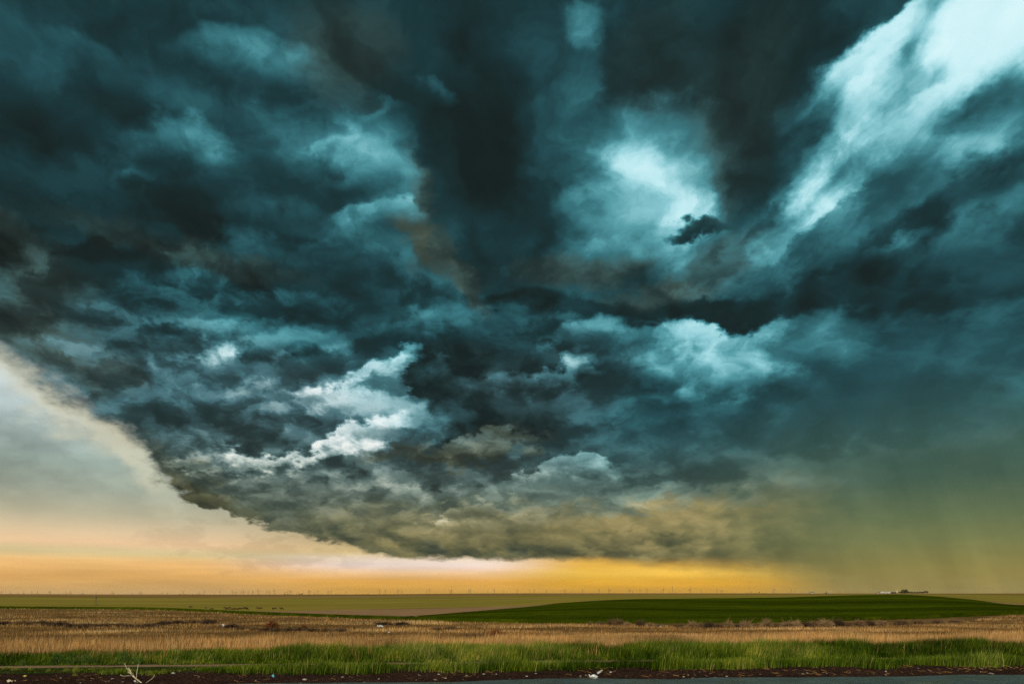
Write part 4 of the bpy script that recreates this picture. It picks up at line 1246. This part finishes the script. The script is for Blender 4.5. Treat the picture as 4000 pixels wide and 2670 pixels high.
def brush(name, x, y, w, h, mat, label, cat, group=None, meshes=TW):
    q = from_pixel(x, y)
    W = w / FPX * q.y; H_ = h / FPX * q.y
    o = with_mat(obj(name, random.choice(meshes), mat, None, q - Vector((0, 0, 0.02))), mat)
    o.scale = (W, W * 0.9, H_ / 0.42 if meshes is TW else H_ / 0.26)
    o.rotation_euler = (0, 0, random.uniform(0, 6.28))
    return tag(o, label, cat, group)


def weed(x, y, w, h, label, group=None, tall=False, mat='weed'):
    q = from_pixel(x, y)
    W = w / FPX * q.y; H_ = h / FPX * q.y
    k = random.choice((3, 4)) if tall else random.choice((0, 1, 2))
    t = thing('weed_plant', q, label, 'weed', group, rz=random.uniform(0, 6.28))
    f = with_mat(obj('foliage', LF[k], M[mat], t), M[mat]); s = with_mat(obj('stems', ST[k], M['stem'], t), M['stem'])
    sc = (W, W, H_ / (0.75 if not tall else 1.0))
    f.scale = sc; s.scale = sc
    return t


STRIP = [(2305, 2441, 26, 12), (2345, 2441, 30, 14), (2385, 2442, 34, 20), (2415, 2443, 44, 22), (2450, 2444, 30, 14), (2500, 2445, 34, 22), (2540, 2446, 40, 14), (2575, 2447, 34, 12),
         (2650, 2448, 40, 14), (2705, 2449, 36, 22), (2735, 2450, 30, 18), (2770, 2451, 44, 24), (2805, 2452, 38, 20), (2845, 2452, 40, 26), (2880, 2452, 30, 18), (2910, 2452, 46, 26),
         (2995, 2450, 44, 28), (3030, 2450, 26, 12), (3075, 2451, 46, 22), (3110, 2450, 40, 24), (3140, 2449, 40, 20), (3175, 2449, 46, 22), (3225, 2448, 50, 22), (3275, 2446, 44, 24), (3310, 2444, 34, 16),
         (3355, 2443, 46, 20), (3395, 2442, 44, 18), (3440, 2440, 50, 16), (3520, 2440, 50, 16), (3590, 2438, 44, 14), (3660, 2436, 50, 14), (3730, 2434, 46, 14)]
for i, (x, y, w, h) in enumerate(STRIP):
    dark = i % 3 == 2
    brush('tumbleweed', x, y, w * 1.45, h * 1.55, M['dark_twig'] if dark else M['twig'],
          'darker brown dry tumbleweed in the brush row along the wheat edge' if dark else 'tan dry tumbleweed in the brush row along the wheat edge', 'tumbleweed',
          'dark tumbleweeds along the wheat' if dark else 'tan tumbleweeds along the wheat')
brush('tumbleweed', 1627, 2415, 28, 14, M['pale_twig'], 'pale round tumbleweed lying alone on the green wheat edge', 'tumbleweed')
brush('dry_bush', 1936, 2486, 72, 42, M['rust_twig'], 'rust-coloured dry bush standing in the stubble field', 'bush')
brush('dry_bush', 1062, 2455, 72, 44, M['rust_twig'], 'wide rusty weed tuft at the end of the long dark weed row', 'bush')
brush('dry_bush', 1186, 2452, 30, 24, M['rust_twig'], 'narrow golden-brown weed tuft in the stubble', 'bush')
LOW = [(20, 2440), (85, 2441), (118, 2441), (165, 2440), (205, 2442), (245, 2444), (285, 2448), (318, 2449), (352, 2448), (390, 2446), (428, 2446), (470, 2447), (512, 2448), (548, 2447), (590, 2446), (640, 2438), (700, 2434), (760, 2432), (820, 2434), (900, 2452), (950, 2458),
       (1000, 2461), (1040, 2463), (1085, 2464), (1130, 2464), (1180, 2463), (1230, 2465), (1280, 2466), (1330, 2467), (1500, 2440), (1570, 2441), (1700, 2462), (1760, 2460), (1830, 2487), (1870, 2486)]
for x, y in LOW:
    brush('dry_weed', x, y, random.uniform(58, 84), random.uniform(17, 26), M['dark_twig'], 'low dark dry weed in the stubble ' + ('in the long row level with the wind pump' if x < 620 else 'between the long row and the rusty tuft' if x < 1000 else 'around the rusty and golden tufts' if x < 1400 else 'between the snagged bag and the rust-coloured bush'), 'weed', 'dry weeds ' + ('in the long row' if x < 620 else 'before the rusty tuft' if x < 1000 else 'around the tufts' if x < 1400 else 'by the rust-coloured bush'), TWL)
for x, y, w, h in ((2120, 2440, 60, 10), (2610, 2494, 70, 22), (2660, 2494, 56, 18), (2830, 2494, 44, 20), (2860, 2496, 34, 18), (3440, 2496, 40, 14), (3620, 2494, 50, 12), (3060, 2494, 60, 16), (3160, 2494, 50, 14), (2480, 2492, 30, 12)):
    brush('dry_weed', x, y, w, h, M['dark_twig'], 'dark scruffy weed at the bright straw edge of the stubble', 'weed', 'dark weeds in the straw edge', TWL)
# green weeds
weed(225, 2594, 84, 58, 'bushy green weed beside the dirt track, dense and rounded'); weed(282, 2593, 80, 52, 'second bushy green weed touching the dense rounded one by the track')
weed(335, 2592, 74, 52, 'loose green weed between the bushy weeds and the tall one'); weed(372, 2592, 50, 36, 'small round green weed at the end of the bushy group')
weed(484, 2590, 60, 76, 'tallest bright green weed behind the bleached branch'); weed(535, 2591, 66, 44, 'wide green weed right behind the bleached branch')
weed(90, 2596, 50, 26, 'small green weed low beside the pale end of the track'); weed(2722, 2556, 40, 50, 'dark narrow weed standing up from the grass near the straw edge', None, True)
weed(2560, 2548, 30, 34, 'thin dark weed in the tall grass beside the straw edge', None, True)
weed(60, 2617, 40, 16, 'yellow-green tuft on the bare shoulder', 'yellow-green tufts on the shoulder', False, 'yellow_weed')
for x, y, w, h in ((25, 2612, 40, 16), (120, 2616, 30, 14), (190, 2622, 26, 16), (262, 2620, 40, 18), (292, 2640, 26, 20), (300, 2622, 46, 30), (365, 2622, 26, 12), (412, 2630, 26, 16), (445, 2626, 24, 12), (520, 2622, 40, 14), (585, 2636, 26, 26), (640, 2628, 36, 26)):
    weed(x, y, w, h, 'yellow-green tuft on the bare shoulder', 'yellow-green tufts on the shoulder', False, 'yellow_weed')

# ------------------------------------------------------------------ dead branch, stones and litter by the road
BY = 13.72


def bp(x, y, dy=0.0):
    Y = BY + dy
    return Vector(((x - XC) / FPX * Y, Y, CAM_H - (y - YH) / FPX * Y))


root = bp(560, 2670)
t = thing('dead_branch', (root.x, root.y, 0.0), 'bleached forked dead branch sticking up from the road shoulder', 'branch')
def limb(name, pts, r0, r1, par=t):
    P = [bp(*q) - Vector((root.x, root.y, 0)) for q in pts]
    n = len(P); m = MB()
    m.tube(P, [r0 + (r1 - r0) * i / (n - 1) for i in range(n)], 7)
    return m.build(name, M['deadwood'], par, True)
limb('stem', [(566, 2676, 0), (558, 2669, 0), (545, 2659, .01), (529.5, 2647, .02), (517.5, 2637, .02)], 0.016, 0.010)
limb('twig', [(517.5, 2637, .02), (509, 2627, .03), (499.6, 2622, .04)], 0.010, 0.007)
limb('twig', [(511.6, 2630, .025), (510.7, 2620, .05), (502, 2606, .08)], 0.009, 0.006)
limb('twig', [(517.5, 2637, .02), (500.5, 2637, -.03), (480, 2639, -.08), (470, 2633, -.1)], 0.008, 0.005)
limb('twig', [(526, 2643, .02), (519, 2630, .08), (495, 2608, .14), (486, 2587, .2)], 0.008, 0.004)
limb('twig', [(533, 2649, .02), (534.6, 2625, .06), (538, 2608, .06), (540.5, 2591, .1)], 0.008, 0.005)
limb('twig', [(562, 2671, 0), (596, 2647, -.05), (604.4, 2635, -.06), (600, 2632, -.06)], 0.006, 0.003)
limb('twig', [(543, 2659, .01), (529.5, 2668, -.06)], 0.007, 0.004)


def pebble(seed, rough=0.25):
    import bmesh
    bm = bmesh.new(); bmesh.ops.create_icosphere(bm, subdivisions=2, radius=1.0)
    r = np.random.default_rng(seed)
    k = r.normal(size=(3, 3))
    for v in bm.verts:
        c = v.co
        v.co *= 1 + rough * (math.sin(2.1 * c.dot(Vector(k[0])) + 1) * 0.5 + math.sin(3.3 * c.dot(Vector(k[1]))) * 0.35 + math.sin(5 * c.dot(Vector(k[2]))) * 0.2)
        v.co.z *= 0.62
    me = bpy.data.meshes.new('stone'); bm.to_mesh(me); bm.free()
    me.materials.append(M['stone'])
    return me


PEB = [pebble(s) for s in range(5)]
for i in range(64):
    X = random.uniform(-10.2, 12.4); c_ = random.uniform(14.05, 15.5)
    Y = c_ + SL * X
    s_ = random.choice((0.012, 0.016, 0.02, 0.028))
    o = obj('stone', PEB[i % 5], None, None, (X, Y, s_ * 0.3)); o.scale = (s_ * random.uniform(.8, 1.4), s_, s_ * random.uniform(.6, 1)); o.rotation_euler = (0, 0, random.uniform(0, 6))
    where = 'near the bleached branch' if X < -5 else 'near the turquoise wrapper' if X < -1 else 'near the clear plastic bag' if X < 4 else 'beside the teal wet road'
    tag(o, 'small pale stone on the dark shoulder soil ' + where, 'stone', 'stones ' + where)
for x, y in ((3868, 2631), (1700, 2657), (1190, 2655), (677, 2630)):
    q = from_pixel(x, y); o = obj('stone', PEB[1], None, None, q + Vector((0, 0, 0.015))); o.scale = (0.045, 0.035, 0.03)
    tag(o, 'larger pale stone, brighter than the pebbles around it on the shoulder', 'stone', 'larger pale stones')


def sheet_mesh(seed, w, d, crumple):
    """a crumpled piece of film or paper with thickness"""
    r = np.random.default_rng(seed); n = 9
    u = np.linspace(-1, 1, n); U, V_ = np.meshgrid(u, u)
    ph = r.uniform(0, 6, 6)
    Z = crumple * (np.sin(3 * U + ph[0]) * np.cos(2.5 * V_ + ph[1]) + 0.6 * np.sin(6 * V_ + ph[2] + 2 * U) + 0.4 * np.cos(7 * U + ph[3]))
    rad = 1 - 0.22 * np.sin(3 * np.arctan2(V_, U) + ph[4])
    X_, Y_ = U * w / 2 * rad, V_ * d / 2 * rad
    Z = Z - Z.min() + 0.004
    top = np.stack([X_, Y_, Z], -1).reshape(-1, 3); bot = top - np.array([0, 0, 0.003])
    f = grid_faces(n, n)
    return mesh_np('film', np.concatenate([top, bot]), np.concatenate([f, f[:, ::-1] + n * n]), smooth=True)


def litter(name, x, y, w, d, crumple, mat, label, cat, seed, tilt=0.0, dz=0.0):
    q = from_pixel(x, y)
    W = w / FPX * q.y
    o = obj(name, sheet_mesh(seed, W, W * d, W * crumple), M[mat], None, q + Vector((0, 0, dz)))
    o.rotation_euler = (tilt, 0, random.uniform(-0.4, 0.4))
    return tag(o, label, cat)


# clear plastic bag: puffed body with a knotted ear
q = from_pixel(2319, 2650)
t = thing('plastic_bag', q, 'crumpled clear plastic bag on the dark shoulder beside the road', 'plastic bag')
bag = pebble(77, 0.45); bag.materials.clear(); bag.materials.append(M['plastic'])
b_ = obj('bag_body', bag, None, t, (0, 0, 0.05)); b_.scale = (0.075, 0.06, 0.085)
b_ = obj('bag_fold', bag, None, t, (0.045, -0.02, 0.035)); b_.scale = (0.05, 0.045, 0.05); b_.rotation_euler = (0.4, 0.5, 1.0)
m_ = MB(); m_.tube([(-0.05, 0, 0.03), (-0.085, 0, 0.07), (-0.10, 0, 0.10)], [0.03, 0.016, 0.006], 7); m_.build('knot', M['plastic'], t, True)
# bottle
q = from_pixel(2343, 2629)
t = thing('plastic_bottle', q + Vector((0, 0, 0.035)), 'small white plastic bottle leaning in the grass near the clear bag', 'bottle', rz=0.2)
t.rotation_euler = (0, math.radians(58), 0.3)
m_ = MB(); m_.tube([(0, 0, -0.07), (0, 0, -0.068), (0, 0, 0.02), (0, 0, 0.045), (0, 0, 0.06)], [0.020, 0.026, 0.026, 0.014, 0.012], 12); m_.build('bottle_body', M['white_plastic'], t, True)
m_ = MB(); m_.tube([(0, 0, 0.06), (0, 0, 0.076)], 0.0145, 10); m_.build('cap', M['yellow_scrap'], t)
litter('paper_scrap', 2385, 2625, 8, 0.8, 0.2, 'white_plastic', 'white paper scrap in the grass beside the white bottle', 'litter', 3, 0.5)
litter('plastic_scrap', 690, 2575, 16, 0.5, 0.12, 'white_plastic', 'bluish-white plastic scrap lying behind the grass by the track', 'litter', 4, 0.3, 0.06)
litter('plastic_scrap', 688, 2556, 20, 0.5, 0.1, 'plastic', 'grey plastic scrap half hidden in the far verge grass', 'litter', 5, 0.3, 0.10)
litter('plastic_wrapper', 1068, 2645, 14, 0.7, 0.3, 'blue_plastic', 'turquoise wrapper scrap at the edge of the shoulder grass', 'litter', 6, 0.6, 0.01)
litter('driftwood_piece', 44, 2665, 34, 0.35, 0.12, 'deadwood', 'flat bleached wood splinter on the bare shoulder', 'wood', 7, 0.3)
litter('yellow_scrap', 99, 2642, 12, 0.5, 0.2, 'yellow_scrap', 'yellow scrap on the bare shoulder', 'litter', 8, 0.5)
litter('paper_scrap', 530, 2664, 12, 0.5, 0.25, 'white_plastic', 'white scrap at the foot of the bleached branch', 'litter', 9, 0.5)
litter('plastic_bag', 874, 2456, 12, 0.7, 0.3, 'white_plastic', 'white bag caught in the stubble by the dark weeds', 'plastic bag', 10, 0.5, 0.12)
litter('plastic_bag', 1485, 2460, 20, 0.5, 0.16, 'white_plastic', 'long white bag snagged in the open stubble', 'plastic bag', 11, 0.5, 0.14)
litter('paper_scrap', 1520, 2492, 6, 0.9, 0.3, 'white_plastic', 'tiny white scrap in the bright straw', 'litter', 12, 0.8, 0.25)
litter('paper_scrap', 2580, 2462, 5, 0.9, 0.3, 'white_plastic', 'tiny white scrap in the stubble before the brush row', 'litter', 13, 0.8, 0.2)

# straw and small sticks lying on the shoulder
n = 800
X = RNG.uniform(-13, 13, n); c = RNG.uniform(14.05, 16.0, n); Y = c + SL * X
keep = fbm(X * 1.5, Y * 1.5, 3, 91) > 0.45
X, Y = X[keep], Y[keep]; n = len(X)
a = RNG.uniform(0, math.pi, n); L_ = RNG.uniform(0.04, 0.16, n); w_ = 0.003
dx, dy = np.cos(a) * L_ / 2, np.sin(a) * L_ / 2
zz = 0.035 + RNG.uniform(0, 0.03, n)
V = np.stack([np.stack([X - dx, Y - dy, zz - 0.02], -1), np.stack([X + dx, Y + dy, zz], -1), np.stack([X + dx, Y + dy, zz + w_ * 2], -1), np.stack([X - dx, Y - dy, zz - 0.02 + w_ * 2], -1)], 1).reshape(-1, 3)
tag(obj('straw_litter', mesh_np('straw_litter', V, np.arange(n * 4).reshape(n, 4), {'tint': np.repeat(RNG.uniform(0.0, 0.55, n), 4)}), M['straw']), kind='stuff')

# ------------------------------------------------------------------ dusty air over the plain
hv, hg = material('dusty_air')
pv = hg.new('ShaderNodeVolumePrincipled')
pv.inputs['Color'].default_value = (0.96, 0.80, 0.50, 1)
pv.inputs['Density'].default_value = 0.000010
pv.inputs['Anisotropy'].default_value = 0.2
ho = hg.new('ShaderNodeOutputMaterial'); hg.nt.links.new(pv.outputs[0], ho.inputs['Volume'])
hm = MB(); hm.box((0, 0, 17), (43000, 43000, 216)); hz = hm.build('haze', hv)
tag(hz, kind='stuff')
